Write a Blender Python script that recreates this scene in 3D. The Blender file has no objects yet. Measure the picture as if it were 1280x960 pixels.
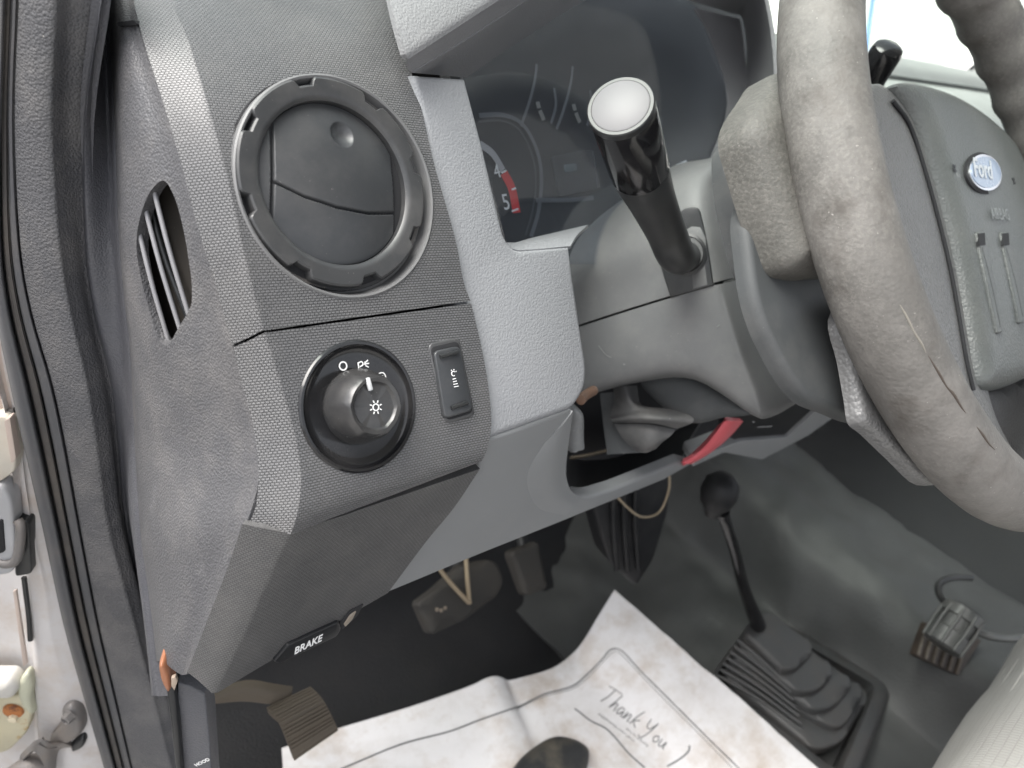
import bpy, bmesh, math, random
from mathutils import Vector as V, Matrix, noise as mnoise
random.seed(7)
S = bpy.context.scene
COL = S.collection

# ------------------------------------------------------------------ camera
CX = V((.72541509, -.65104316, .22341834)); CD = V((-.20530616, -.51447132, -.8325675)); CF = V((.6569797, .55808786, -.50686843))
CAM = V((0, 0, .75))
cd = bpy.data.cameras.new('camera'); cam = bpy.data.objects.new('camera', cd); COL.objects.link(cam)
cd.sensor_width = 36; cd.lens = 27.0; cd.clip_start = .01; cd.clip_end = 400
cam.matrix_world = Matrix(((CX.x, -CD.x, -CF.x, CAM.x), (CX.y, -CD.y, -CF.y, CAM.y), (CX.z, -CD.z, -CF.z, CAM.z), (0, 0, 0, 1)))
cd.dof.use_dof = True; cd.dof.focus_distance = .40; cd.dof.aperture_fstop = 9.0
S.camera = cam
# ------------------------------------------------------------------ sky, sun, exposure
SUN_EL, SUN_ROT = 60, 294
w = bpy.data.worlds.new('World'); S.world = w; w.use_nodes = True
nt = w.node_tree; bg = nt.nodes['Background']
sky = nt.nodes.new('ShaderNodeTexSky'); sky.sky_type = 'NISHITA'; sky.sun_disc = False
sky.sun_elevation = math.radians(SUN_EL); sky.sun_rotation = math.radians(SUN_ROT)
sky.dust_density = 4; sky.air_density = 1.0; sky.ozone_density = 1.0
hs = nt.nodes.new('ShaderNodeHueSaturation'); hs.inputs['Saturation'].default_value = .25
nt.links.new(sky.outputs[0], hs.inputs['Color']); nt.links.new(hs.outputs[0], bg.inputs[0]); bg.inputs[1].default_value = .10
sd = bpy.data.lights.new('sun', 'SUN'); sd.energy = 1.5; sd.angle = math.radians(45); sd.color = (1, .96, .91)
so = bpy.data.objects.new('sun', sd); COL.objects.link(so)
# bright overcast light from high up in front, through the windscreen and over the open door
so.rotation_euler = V((.50, -.22, -1.0)).to_track_quat('-Z', 'Y').to_euler()
S.view_settings.view_transform = 'Standard'; S.view_settings.look = 'None'
S.view_settings.gamma = 1; S.view_settings.exposure = 2.05; S.view_settings.use_curve_mapping = False
S.render.engine = 'CYCLES'; S.cycles.max_bounces = 8; S.cycles.transparent_max_bounces = 12

# ------------------------------------------------------------------ geometry helpers
def ray(px, py): return CX*((px-640)/960) + CD*((py-480)/960) + CF
def at(px, py, d): return CAM + ray(px, py)*d
class Plane:                                   # a real plane in the cab; P(px,py) = where the sight line meets it, w = offset along its normal
    def __init__(s, p, n, ex=(1, 0, 0)):
        s.p = V(p); s.n = V(n).normalized(); ex = V(ex); s.ex = (ex - s.n*ex.dot(s.n)).normalized(); s.ey = s.n.cross(s.ex)
    def __call__(s, px, py, w=0):
        d = ray(px, py); p = s.p + s.n*w; return CAM + d*((p-CAM).dot(s.n)/d.dot(s.n))
    def off(s, w): return Plane(s.p + s.n*w, s.n, s.ex)

def cat(pts, n, closed=False):                 # Catmull-Rom through points, n segments per span
    out = []; m = len(pts)
    if n <= 1: return list(pts)
    g = (lambda i: pts[i % m]) if closed else (lambda i: pts[i] if 0 <= i < m else (pts[0]*2-pts[1] if i < 0 else pts[-1]*2-pts[-2]))
    for i in range(m if closed else m-1):
        a, b, c, d = g(i-1), g(i), g(i+1), g(i+2)
        for k in range(n):
            t = k/n
            out.append(.5*((2*b)+(c-a)*t+(2*a-5*b+4*c-d)*t*t+(3*b-a-3*c+d)*t**3))
    if not closed: out.append(pts[-1])
    return out
def V2(l): return [V((a[0], a[1], 0)) for a in l]
def smooth2(px, n=4, closed=True): return [(p.x, p.y) for p in cat(V2(px), n, closed)]
def rounded(px, r, seg=5):                     # polygon with rounded corners; a point may carry its own radius (x, y, r)
    out = []; m = len(px)
    for i in range(m):
        p = V(px[i][:2]); a = V(px[i-1][:2]); b = V(px[(i+1) % m][:2]); rr = px[i][2] if len(px[i]) > 2 else r
        if rr <= 0: out.append((p.x, p.y)); continue
        da, db = (a-p), (b-p); rr_ = min(rr, da.length*.45, db.length*.45)
        p0 = p+da.normalized()*rr_; p1 = p+db.normalized()*rr_
        for k in range(seg+1):
            t = k/seg; q = p0*(1-t)**2+p*2*t*(1-t)+p1*t*t; out.append((q.x, q.y))
    return out

def props(o, label=None, category=None, group=None, kind=None):
    for k, v in (('label', label), ('category', category), ('group', group), ('kind', kind)):
        if v: o[k] = v
    return o
def thing(name, loc, label, category, group=None):
    o = bpy.data.objects.new(name, None); o.empty_display_size = .03; COL.objects.link(o); o.location = loc
    return props(o, label, category, group)
def mesh_obj(name, bm, mat, parent=None, uvp=None, angle=35, face_cam=False, uvd=None):
    bmesh.ops.remove_doubles(bm, verts=bm.verts, dist=1e-6)
    if face_cam:
        s = sum(f.calc_area()*f.normal.dot(CAM-f.calc_center_median()) for f in (f.normal_update() or f for f in bm.faces))
        if s < 0: bmesh.ops.reverse_faces(bm, faces=bm.faces)
    if uvp is not None:
        uv = bm.loops.layers.uv.verify()
        for f in bm.faces:
            for l in f.loops:
                q = l.vert.co; l[uv].uv = uvd.get(l.vert, (0, 0)) if uvd else (q.dot(uvp.ex), q.dot(uvp.ey))
    me = bpy.data.meshes.new(name); bm.to_mesh(me); bm.free()
    me.shade_smooth(); me.set_sharp_from_angle(angle=math.radians(angle))
    if mat: me.materials.append(mat)
    o = bpy.data.objects.new(name, me); COL.objects.link(o)
    if parent is not None:
        o.parent = parent
        if parent.type == 'EMPTY': o.location = -parent.location
    return o
def recalc(bm): bmesh.ops.recalc_face_normals(bm, faces=bm.faces)

def panel(name, px, plane, thick, mat, parent=None, bevel=.0015, w=0, holes=(), segs=3, angle=40, pts3=None):
    """slab whose front outline is px on the plane, `thick` deep behind it"""
    pl = plane.off(w); pts = pts3 or [pl(*q[:2]) for q in px]
    bm = bmesh.new(); f = bm.faces.new([bm.verts.new(p) for p in pts]); f.normal_update()
    if f.normal.dot(pl.n) < 0: f.normal_flip()
    r = bmesh.ops.extrude_face_region(bm, geom=[f]); vs = [g for g in r['geom'] if isinstance(g, bmesh.types.BMVert)]
    top = [g for g in r['geom'] if isinstance(g, bmesh.types.BMFace)][0]
    for v in bm.verts:
        if v not in vs: v.co -= pl.n*thick
    recalc(bm)
    if bevel > 0:
        bmesh.ops.bevel(bm, geom=[e for e in top.edges], offset=bevel, segments=segs, profile=.5, affect='EDGES', clamp_overlap=True)
    bmesh.ops.triangulate(bm, faces=[f for f in bm.faces if len(f.verts) > 4])
    o = mesh_obj(name, bm, mat, parent, pl, angle)
    cut(o, holes); return o
def cut(o, holes):
    for (c, n, r, d) in holes:                 # round holes: centre, normal, radius, depth
        bm = bmesh.new(); z = V(n).normalized()
        bmesh.ops.create_cone(bm, cap_ends=True, segments=64, radius1=r, radius2=r, depth=2*d, matrix=Matrix.Translation(c) @ z.to_track_quat('Z', 'Y').to_matrix().to_4x4())
        me = bpy.data.meshes.new('cutter'); bm.to_mesh(me); bm.free(); k = bpy.data.objects.new('cutter', me); COL.objects.link(k)
        m = o.modifiers.new('cut', 'BOOLEAN'); m.operation = 'DIFFERENCE'; m.solver = 'EXACT'; m.object = k
        pl_, loc_ = o.parent, o.location.copy(); o.parent = None; o.location = (0, 0, 0)
        bpy.context.view_layer.update()
        new = bpy.data.meshes.new_from_object(o.evaluated_get(bpy.context.evaluated_depsgraph_get()))
        if len(new.polygons) < .6*len(o.data.polygons):
            m.solver = 'FAST'; bpy.context.view_layer.update(); new = bpy.data.meshes.new_from_object(o.evaluated_get(bpy.context.evaluated_depsgraph_get())); print('fast boolean', o.name, len(new.polygons))
        o.modifiers.clear(); o.data = new; o.parent = pl_; o.location = loc_
        new.shade_smooth(); new.set_sharp_from_angle(angle=math.radians(35))
        bpy.data.objects.remove(k)
def shell(bm, t):
    bm.normal_update(); old = list(bm.verts); of = list(bm.faces); m = {v: bm.verts.new(v.co-v.normal*t) for v in old}
    edges = [e for e in bm.edges if len(e.link_faces) == 1]
    for e in edges:
        l = e.link_loops[0]; a, b = l.vert, l.link_loop_next.vert
        bm.faces.new([b, a, m[a], m[b]])
    for f in of: bm.faces.new([m[v] for v in reversed(f.verts)])
def loft(name, rows, mat, parent=None, nu=4, nv=4, thick=.003, uvp=None, closed=False, angle=50, rough=0, rs=40, arc=False):
    """surface through rows of 3-D points (each row the same count); given a thickness away from the viewer"""
    rows = [cat([V(p) for p in r], nu, closed) for r in rows]
    cols = [cat([r[i] for r in rows], nv) for i in range(len(rows[0]))]
    bm = bmesh.new(); n = len(cols); m = len(cols[0])
    vs = [[bm.verts.new(c[j]) for j in range(m)] for c in cols]
    for i in range(n if closed else n-1):
        for j in range(m-1):
            a = [vs[i][j], vs[(i+1) % n][j], vs[(i+1) % n][j+1], vs[i][j+1]]
            try: bm.faces.new(a)
            except ValueError: pass
    uvd = None
    if arc:
        uvd = {}
        for j in range(m):
            u = vs[n-1][j].co.dot(uvp.ex)
            for i in range(n-1, -1, -1):
                if i < n-1: u -= (vs[i][j].co-vs[i+1][j].co).length
                uvd[vs[i][j]] = [u, 0]
        for i in range(n):
            v = vs[i][m-1].co.dot(uvp.ey)
            for j in range(m-1, -1, -1):
                if j < m-1:
                    d = vs[i][j].co-vs[i][j+1].co; d -= uvp.ex*d.dot(uvp.ex); v += d.length
                uvd[vs[i][j]][1] = v
    else: bmesh.ops.remove_doubles(bm, verts=bm.verts, dist=1e-6)
    s = 0
    for f in bm.faces:
        f.normal_update(); s += f.calc_area()*f.normal.dot(CAM-f.calc_center_median())
    if s < 0 and not closed: bmesh.ops.reverse_faces(bm, faces=bm.faces)
    bm.normal_update()
    if rough:
        for v in bm.verts: v.co += v.normal*rough*mnoise.fractal(v.co*rs, 1, 2, 4)
    if thick and not closed:
        shell(bm, thick)
    elif closed: recalc(bm)
    return mesh_obj(name, bm, mat, parent, uvp, angle, uvd=uvd)
def tube(name, pts, rad, mat, parent=None, n=6, seg=14, flat=None, add=None):
    P = cat([V(p) for p in pts], n); k = len(pts)
    R = rad if isinstance(rad, (list, tuple)) else [rad]*k
    Rr = [q.x for q in cat([V((r, 0, 0)) for r in R], n)]
    bm = add or bmesh.new(); T = [(P[min(i+1, len(P)-1)]-P[max(i-1, 0)]).normalized() for i in range(len(P))]
    up = V((0, 0, 1)) if abs(T[0].z) < .9 else V((1, 0, 0)); a = T[0].cross(up).normalized(); rings = []
    for i, p in enumerate(P):
        a = (a-T[i]*a.dot(T[i])).normalized(); b = T[i].cross(a)
        rings.append([bm.verts.new(p+(a*math.cos(2*math.pi*j/seg)+b*math.sin(2*math.pi*j/seg)*(flat or 1))*Rr[i]) for j in range(seg)])
    for i in range(len(P)-1):
        for j in range(seg): bm.faces.new([rings[i][j], rings[i][(j+1) % seg], rings[i+1][(j+1) % seg], rings[i+1][j]])
    bm.faces.new(rings[0][::-1]); bm.faces.new(rings[-1])
    if add: return
    recalc(bm); return mesh_obj(name, bm, mat, parent, None, 50)
def lathe(name, prof, c, ax, mat, parent=None, seg=56, angle=40, rfun=None):
    """profile of (radius, height) turned about the axis through c"""
    bm = bmesh.new(); z = V(ax).normalized(); x = z.orthogonal().normalized(); y = z.cross(x); rings = []
    for (r, h) in prof:
        if r < 1e-6: rings.append([bm.verts.new(V(c)+z*h)]); continue
        ring = []
        for j in range(seg):
            t = 2*math.pi*j/seg; q = r*(rfun(t, r, h) if rfun else 1); ring.append(bm.verts.new(V(c)+(x*math.cos(t)+y*math.sin(t))*q+z*h))
        rings.append(ring)
    for a, b in zip(rings, rings[1:]):
        for j in range(seg):
            f = [a[j % len(a)], a[(j+1) % len(a)], b[(j+1) % len(b)], b[j % len(b)]]
            f = [q for i, q in enumerate(f) if q not in f[:i]]
            if len(f) > 2: bm.faces.new(f)
    if len(rings[0]) > 1: bm.faces.new(rings[0][::-1])
    if len(rings[-1]) > 1: bm.faces.new(rings[-1])
    recalc(bm); return mesh_obj(name, bm, mat, parent, None, angle)
def dome(name, px, plane, w, h, depth, mat, parent=None, edge=None, bulge=.18, angle=60):
    """pillow shaped solid on an outline: rounded edge, height h above the plane, depth behind it"""
    from mathutils.geometry import delaunay_2d_cdt
    pl = plane.off(w); P3 = [pl(*q[:2]) for q in px]; o = P3[0]
    raw = [V(((p-o).dot(pl.ex), (p-o).dot(pl.ey))) for p in P3]; P = []
    for i, p in enumerate(raw):
        q = raw[(i+1) % len(raw)]
        if (q-p).length > 1e-5: P.append(p)
    n = len(P); A = sum(P[i].x*P[(i+1) % n].y-P[(i+1) % n].x*P[i].y for i in range(n))
    if A < 0: P.reverse()
    def dist(p):
        m = 9
        for i in range(n):
            a, b = P[i], P[(i+1) % n]; ab = b-a; t = max(0, min(1, (p-a).dot(ab)/ab.length_squared)); m = min(m, (p-a-ab*t).length)
        return m
    def inside(p):
        c = False
        for i in range(n):
            a, b = P[i], P[(i+1) % n]
            if (a.y > p.y) != (b.y > p.y) and p.x < (b.x-a.x)*(p.y-a.y)/(b.y-a.y)+a.x: c = not c
        return c
    x0, x1 = min(p.x for p in P), max(p.x for p in P); y0, y1 = min(p.y for p in P), max(p.y for p in P)
    st = max(x1-x0, y1-y0)/26; pts = []; N = 26; big = 0
    G = [V((x0+(i+.5)*st+(st/2 if j % 2 else 0), y0+(j+.5)*st)) for i in range(int((x1-x0)/st)+1) for j in range(int((y1-y0)/st)+1)]
    G = [(p, dist(p)) for p in G if inside(p)]; big = max([d for p, d in G] or [st]); e = edge or min(.012, big*.55)
    for f in (.08, .25, .5, .78, 1.0):
        off = e*f
        for i in range(n):
            a, b, c = P[i-1], P[i], P[(i+1) % n]; t = (c-a).normalized(); q = b+V((-t.y, t.x))*off
            if inside(q) and dist(q) > off*.93: pts.append(q)
    pts += [p for p, d in G if d > e+st*.4]
    vs, _, fs, *_r = delaunay_2d_cdt(P+pts, [(i, (i+1) % n) for i in range(n)], [], 1, 1e-7)
    bm = bmesh.new(); V3 = []
    for p in vs:
        d = dist(p); k = 1-min(1, d/e); z = h*(1-bulge)*math.sqrt(max(0, 1-k*k)) + h*bulge*math.sin(min(1, d/big)*math.pi/2)
        V3.append(bm.verts.new(o+pl.ex*p.x+pl.ey*p.y+pl.n*z))
    for f in fs:
        try: bm.faces.new([V3[i] for i in f])
        except ValueError: pass
    for v in [v for v in bm.verts if not v.link_faces]: bm.verts.remove(v)
    for ed in [e_ for e_ in bm.edges if len(e_.link_faces) == 1]:
        ed.tag = True
    bnd = [e_ for e_ in bm.edges if e_.tag]; m = {}
    for e_ in bnd:
        for v in e_.verts:
            if v not in m: m[v] = bm.verts.new(v.co-pl.n*depth)
    for e_ in bnd:
        l = e_.link_loops[0]; a, b = l.vert, l.link_loop_next.vert; bm.faces.new([b, a, m[a], m[b]])
    bm.normal_update()
    if sum(f.normal.dot(pl.n)*f.calc_area() for f in bm.faces) < 0: bmesh.ops.reverse_faces(bm, faces=bm.faces)
    return mesh_obj(name, bm, mat, parent, pl, angle)
def box(name, lo, hi, mat, parent=None, bevel=.002, segs=2, add=None, rotz=0):
    bm = bmesh.new(); lo, hi = V(lo), V(hi); c = (lo+hi)/2
    bmesh.ops.create_cube(bm, size=1, matrix=Matrix.Translation(c) @ Matrix.Rotation(rotz, 4, 'Z') @ Matrix.Diagonal((*(hi-lo), 1)))
    if bevel: bmesh.ops.bevel(bm, geom=bm.edges[:], offset=bevel, segments=segs, profile=.5, affect='EDGES', clamp_overlap=True)
    return mesh_obj(name, bm, mat, parent, None, 40)
def text(name, s, a, b, plane, mat, parent=None, w=.0004, ystretch=1.0, shear=0, bold=0, center=False, height=None):
    """flat print: the words run from pixel a to pixel b of the surface"""
    pa, pb = plane(*a, w), plane(*b, w); ex = (pb-pa); L = ex.length; ex.normalize(); n = plane.n; ey = n.cross(ex).normalized()
    cu = bpy.data.curves.new(name, 'FONT'); cu.body = s; cu.shear = shear; cu.offset = bold; cu.resolution_u = 3; cu.extrude = .004
    o = bpy.data.objects.new(name, cu); COL.objects.link(o); bpy.context.view_layer.update()
    me = bpy.data.meshes.new_from_object(o.evaluated_get(bpy.context.evaluated_depsgraph_get())); bpy.data.objects.remove(o)
    xs = [v.co.x for v in me.vertices]; x0, x1 = min(xs), max(xs); k = L/(x1-x0); ky = k*ystretch
    for v in me.vertices: v.co = pa+ex*(v.co.x-x0)*k+ey*v.co.y*ky+n*v.co.z*.02
    me.materials.append(mat); o = bpy.data.objects.new(name, me); COL.objects.link(o)
    if parent is not None:
        o.parent = parent
        if parent.type == 'EMPTY': o.location = -parent.location
    return o
def stroke(name, lines, plane, wd, mat, parent=None, w=.0004, n=5):
    """printed or moulded line work lying on a plane: flat ribbons, several polylines in one print"""
    bm = bmesh.new(); N = plane.n
    for ln in lines:
        P = cat([plane(*q, w) if not isinstance(q, V) else q for q in ln], n); prev = None
        for i, p in enumerate(P):
            t = (P[min(i+1, len(P)-1)]-P[max(i-1, 0)]).normalized(); e = N.cross(t).normalized()*wd
            cur = [bm.verts.new(p+e), bm.verts.new(p-e), bm.verts.new(p-e-N*.0002), bm.verts.new(p+e-N*.0002)]
            if prev:
                for j in range(4): bm.faces.new([prev[j], prev[(j+1) % 4], cur[(j+1) % 4], cur[j]])
            else: bm.faces.new(cur)
            prev = cur
        bm.faces.new(prev[::-1])
    recalc(bm); return mesh_obj(name, bm, mat, parent)

# ------------------------------------------------------------------ materials
MATS = {}
def mat(name, col, rough=.5, grain=None, scale=900, bump=.3, dust=0, dustcol=(.30, .28, .26), spec=.5, metal=0, coat=0, patch=None, emit=None, var=.12, fleck=None):
    if name in MATS: return MATS[name]
    m = bpy.data.materials.new(name); MATS[name] = m; m.use_nodes = True; N = m.node_tree.nodes; L = m.node_tree.links; p = N['Principled BSDF']
    p.inputs['Roughness'].default_value = rough; p.inputs['Specular IOR Level'].default_value = spec; p.inputs['Metallic'].default_value = metal
    p.inputs['Coat Weight'].default_value = coat
    tc = N.new('ShaderNodeTexCoord'); o = tc.outputs['Object']
    def nz(sc, det=4, ro=.6, vec=o):
        n = N.new('ShaderNodeTexNoise'); n.inputs['Scale'].default_value = sc; n.inputs['Detail'].default_value = det; n.inputs['Roughness'].default_value = ro; L.new(vec, n.inputs['Vector']); return n.outputs['Fac']
    def ramp(f, a, b):
        r = N.new('ShaderNodeMapRange'); r.inputs['From Min'].default_value = a; r.inputs['From Max'].default_value = b; L.new(f, r.inputs['Value']); return r.outputs[0]
    def mix(f, a, b):
        x = N.new('ShaderNodeMix'); x.data_type = 'RGBA'
        if isinstance(f, float): x.inputs[0].default_value = f
        else: L.new(f, x.inputs[0])
        for i, c in ((6, a), (7, b)):
            if isinstance(c, tuple): x.inputs[i].default_value = (*c, 1)
            else: L.new(c, x.inputs[i])
        return x.outputs[2]
    def mth(op, a, b):
        x = N.new('ShaderNodeMath'); x.operation = op
        for i, c in ((0, a), (1, b)):
            if isinstance(c, (int, float)): x.inputs[i].default_value = c
            else: L.new(c, x.inputs[i])
        return x.outputs[0]
    base = mix(ramp(nz(9, 3), .3, .7), tuple(c*(1-var) for c in col), tuple(min(1, c*(1+var)) for c in col))
    h = None
    if grain == 'leather':
        vo = N.new('ShaderNodeTexVoronoi'); vo.feature = 'SMOOTH_F1'; vo.inputs['Scale'].default_value = scale; vo.inputs['Smoothness'].default_value = .35; L.new(o, vo.inputs['Vector'])
        h = mth('ADD', mth('MULTIPLY', vo.outputs['Distance'], -1.0), mth('MULTIPLY', nz(scale*.6, 2), .6))
    elif grain == 'fine':
        h = nz(scale, 3, .6)
    elif grain == 'rib':
        wv = N.new('ShaderNodeTexWave'); wv.inputs['Scale'].default_value = scale; wv.bands_direction = 'X'; wv.inputs['Distortion'].default_value = .3; L.new(o, wv.inputs['Vector']); h = mth('ADD', wv.outputs['Fac'], mth('MULTIPLY', nz(600, 2), .5))
    elif grain == 'weave':
        mp = N.new('ShaderNodeMapping'); mp.inputs['Rotation'].default_value = (0, 0, math.radians(4)); L.new(tc.outputs['UV'], mp.inputs['Vector'])
        br = N.new('ShaderNodeTexBrick'); L.new(mp.outputs[0], br.inputs['Vector']); br.inputs['Scale'].default_value = 1
        br.inputs['Brick Width'].default_value = .0021; br.inputs['Row Height'].default_value = .00125; br.inputs['Mortar Size'].default_value = .00032; br.inputs['Mortar Smooth'].default_value = .8
        br.inputs['Color1'].default_value = (.75, .75, .75, 1); br.inputs['Color2'].default_value = (1, 1, 1, 1); br.inputs['Mortar'].default_value = (0, 0, 0, 1)
        h = br.outputs['Color']; base = mix(mth('MULTIPLY', mth('SUBTRACT', 1.0, h), .9), base, tuple(c*.22 for c in col))
    elif grain == 'cloth':
        br = N.new('ShaderNodeTexBrick'); L.new(tc.outputs['UV'], br.inputs['Vector']); br.inputs['Scale'].default_value = 1
        br.inputs['Brick Width'].default_value = .0034; br.inputs['Row Height'].default_value = .0075; br.inputs['Mortar Size'].default_value = .0007; br.inputs['Mortar Smooth'].default_value = 1
        br.inputs['Color1'].default_value = (.85, .85, .85, 1); br.inputs['Color2'].default_value = (1, 1, 1, 1); br.inputs['Mortar'].default_value = (.1, .1, .1, 1)
        h = mth('ADD', br.outputs['Color'], mth('MULTIPLY', nz(1500, 2), .4)); base = mix(mth('MULTIPLY', mth('SUBTRACT', 1.0, br.outputs['Color']), .4), base, tuple(c*.6 for c in col))
    if fleck:                                  # crackled flecks where the skin has worn through: (colour, scale, amount)
        fc, fs, fa = fleck; fm = mth('MULTIPLY', ramp(nz(fs, 5, .75), .50, .58), ramp(nz(11, 3), .42, .60)); base = mix(mth('MULTIPLY', fm, fa), base, fc)
        if h is not None: h = mth('ADD', h, mth('MULTIPLY', fm, .5))
    if patch:                                  # worn or stained patches: (colour, scale, lo, hi)
        pc, ps, lo, hi = patch; f = ramp(nz(ps, 6, .65), lo, hi); base = mix(f, base, pc)
        if h is not None: h = mth('ADD', h, mth('MULTIPLY', f, -.6))
    if dust:
        f = mth('MULTIPLY', ramp(nz(26, 8, .7), .45, .75), dust); base = mix(f, base, dustcol)
        sp = ramp(nz(620, 2, .5), .73, .78); base = mix(mth('MULTIPLY', sp, min(1, dust*1.6)), base, tuple(min(1, c*1.4) for c in dustcol))
        rr = mth('ADD', mth('MULTIPLY', f, .35), rough); L.new(rr, p.inputs['Roughness'])
    L.new(base, p.inputs['Base Color'])
    if h is not None:
        b = N.new('ShaderNodeBump'); b.inputs['Strength'].default_value = bump; b.inputs['Distance'].default_value = .0006; L.new(h, b.inputs['Height']); L.new(b.outputs[0], p.inputs['Normal'])
    if emit:
        p.inputs['Emission Color'].default_value = (*emit[:3], 1); p.inputs['Emission Strength'].default_value = emit[3]
    return m
def glass(name, tint=(1, 1, 1), f=1.0, film=0):
    m = bpy.data.materials.new(name); m.use_nodes = True; N = m.node_tree.nodes; L = m.node_tree.links; N.remove(N['Principled BSDF'])
    t = N.new('ShaderNodeBsdfTransparent'); t.inputs[0].default_value = (*tint, 1); g = N.new('ShaderNodeBsdfGlossy'); g.inputs['Roughness'].default_value = .03
    fr = N.new('ShaderNodeLayerWeight'); fr.inputs[0].default_value = .5; pw = N.new('ShaderNodeMath'); pw.operation = 'POWER'; pw.inputs[1].default_value = 5; L.new(fr.outputs['Facing'], pw.inputs[0])
    mu = N.new('ShaderNodeMath'); mu.operation = 'MULTIPLY_ADD'; mu.inputs[1].default_value = .96*f; mu.inputs[2].default_value = .04*f; mu.use_clamp = True; L.new(pw.outputs[0], mu.inputs[0])
    x = N.new('ShaderNodeMixShader'); L.new(mu.outputs[0], x.inputs[0]); L.new(t.outputs[0], x.inputs[1]); L.new(g.outputs[0], x.inputs[2]); 
    out = x.outputs[0]
    if film:                                   # reflected haze put into the pane as a thin bluish diffuse layer
        d = N.new('ShaderNodeBsdfDiffuse'); d.inputs[0].default_value = (.42, .46, .52, 1); y = N.new('ShaderNodeMixShader'); y.inputs[0].default_value = film
        L.new(out, y.inputs[1]); L.new(d.outputs[0], y.inputs[2]); out = y.outputs[0]
    L.new(out, N['Material Output'].inputs[0]); return m

WEAVE = mat('woven_grain_plastic', (.128, .128, .132), .36, 'weave', bump=.7, dust=.10, spec=.5)
CAP = mat('charcoal_grain_plastic', (.074, .074, .079), .47, 'leather', 850, .7, dust=.22, patch=((.12, .12, .125), 34, .60, .80))
PILLAR = mat('dark_grain_plastic', (.070, .071, .080), .55, 'leather', 950, .45, dust=.08)
GREY = mat('light_grey_plastic', (.235, .24, .252), .48, 'leather', 820, .4, dust=.05, var=.03)
BOLSTER = mat('mid_grey_plastic', (.19, .195, .2), .55, 'fine', 1500, .15, dust=.08, var=.04)
HOODM = mat('hood_grey_plastic', (.16, .16, .168), .5, 'leather', 1000, .3, dust=.1)
BLACK = mat('black_plastic', (.014, .0145, .016), .42, 'fine', 2500, .08, dust=.05, spec=.35)
FLAP = mat('flap_plastic', (.034, .036, .039), .36, 'fine', 2500, .06, dust=.10)
GLOSS = mat('gloss_black_plastic', (.010, .010, .011), .12, None, dust=.05)
SATIN = mat('satin_black_plastic', (.016, .017, .018), .33, 'fine', 2500, .06, dust=.07, spec=.45)
KNOBM = mat('worn_black_rubber_paint', (.026, .026, .027), .24, 'fine', 1800, .06, dust=.09, dustcol=(.3, .28, .25))
VOID = mat('dark_void_plastic', (.012, .012, .014), .8)
LEVM = mat('lever_grey_plastic', (.052, .052, .053), .5, 'fine', 1500, .18, dust=.2)
SHROUD = mat('column_grey_plastic', (.100, .101, .103), .52, 'fine', 1500, .22, dust=.25, dustcol=(.23, .225, .215))
HUB = mat('hub_charcoal_plastic', (.050, .053, .055), .55, 'fine', 1700, .25, dust=.12, spec=.35)
RIM = mat('worn_rim_leather', (.104, .098, .091), .58, 'leather', 480, .30, fleck=((.175, .165, .15), 430, .5), patch=((.070, .062, .055), 30, .54, .70), dust=.35, dustcol=(.34, .32, .30))
PADM = mat('grained_pad_leather', (.092, .098, .096), .42, 'leather', 560, .55, dust=.1)
PADL = mat('grained_spoke_leather', (.11, .109, .109), .42, 'leather', 480, .8, dust=.1)
RUB = mat('pebbled_rubber', (.074, .074, .079), .58, 'leather', 800, .8, dust=.25)
RUBS = mat('smooth_rubber', (.064, .065, .070), .55, 'fine', 900, .2, dust=.15, dustcol=(.25, .21, .17))
WHITE = mat('dirty_white_paint', (.55, .53, .525), .35, None, dust=.75, dustcol=(.46, .38, .31), patch=((.40, .34, .31), 22, .52, .7))
CREAM = mat('cream_painted_steel', (.55, .50, .35), .45, 'fine', 500, .2, patch=((.45, .30, .12), 60, .58, .66), dust=.3)
RUST = mat('rusty_steel', (.42, .16, .05), .8, 'fine', 700, .6, patch=((.16, .06, .03), 150, .5, .6))
STEEL = mat('dull_grey_steel', (.17, .16, .155), .5, 'fine', 600, .3, metal=.2, dust=.5, dustcol=(.28, .22, .17))
COPPER = mat('orange_clip_plastic', (.27, .11, .055), .45, 'fine', 500, .2, dust=.2)
INK = mat('white_print', (.8, .8, .8), .5, var=0)
INKD = mat('faded_print', (.30, .30, .31), .5, var=0)
REDP = mat('red_scale_print', (.62, .03, .03), .5, var=0)
RED = mat('red_plastic', (.62, .12, .14), .4, 'fine', 1200, .1)
FLOORM = mat('black_vinyl_floor', (.013, .0132, .0145), .6, 'leather', 420, .5, dust=.10, dustcol=(.045, .04, .035), spec=.2)
HUMPM = mat('grey_black_vinyl', (.054, .056, .0555), .46, 'leather', 520, .45, dust=.2, dustcol=(.075, .071, .068), spec=.35)
RIBM = mat('ribbed_black_mat', (.020, .021, .022), .6, 'rib', 30, .8, dust=.08, dustcol=(.09, .08, .07))
PAPER = mat('white_paper', (.62, .61, .62), .75, 'fine', 160, .3, patch=((.40, .335, .285), 18, .47, .74), dust=.28, dustcol=(.27, .22, .17), var=.04)
INKP = mat('printed_black_ink', (.09, .095, .10), .6, var=.3)
PEDAL = mat('pedal_rubber', (.036, .034, .032), .7, 'fine', 900, .4, dust=.4, dustcol=(.06, .052, .043), spec=.2)
PBRK = mat('dusty_brown_rubber', (.085, .068, .050), .7, 'fine', 900, .4, dust=.5, dustcol=(.11, .09, .07))
WIRE = mat('tarnished_wire', (.36, .29, .2), .5, 'fine', 500, .2, metal=.4)
BOOT = mat('boot_rubber', (.05, .051, .052), .48, 'fine', 1300, .25, dust=.3, dustcol=(.11, .09, .075))
CONN = mat('grey_connector_plastic', (.085, .088, .085), .35, None, dust=.2)
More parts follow.
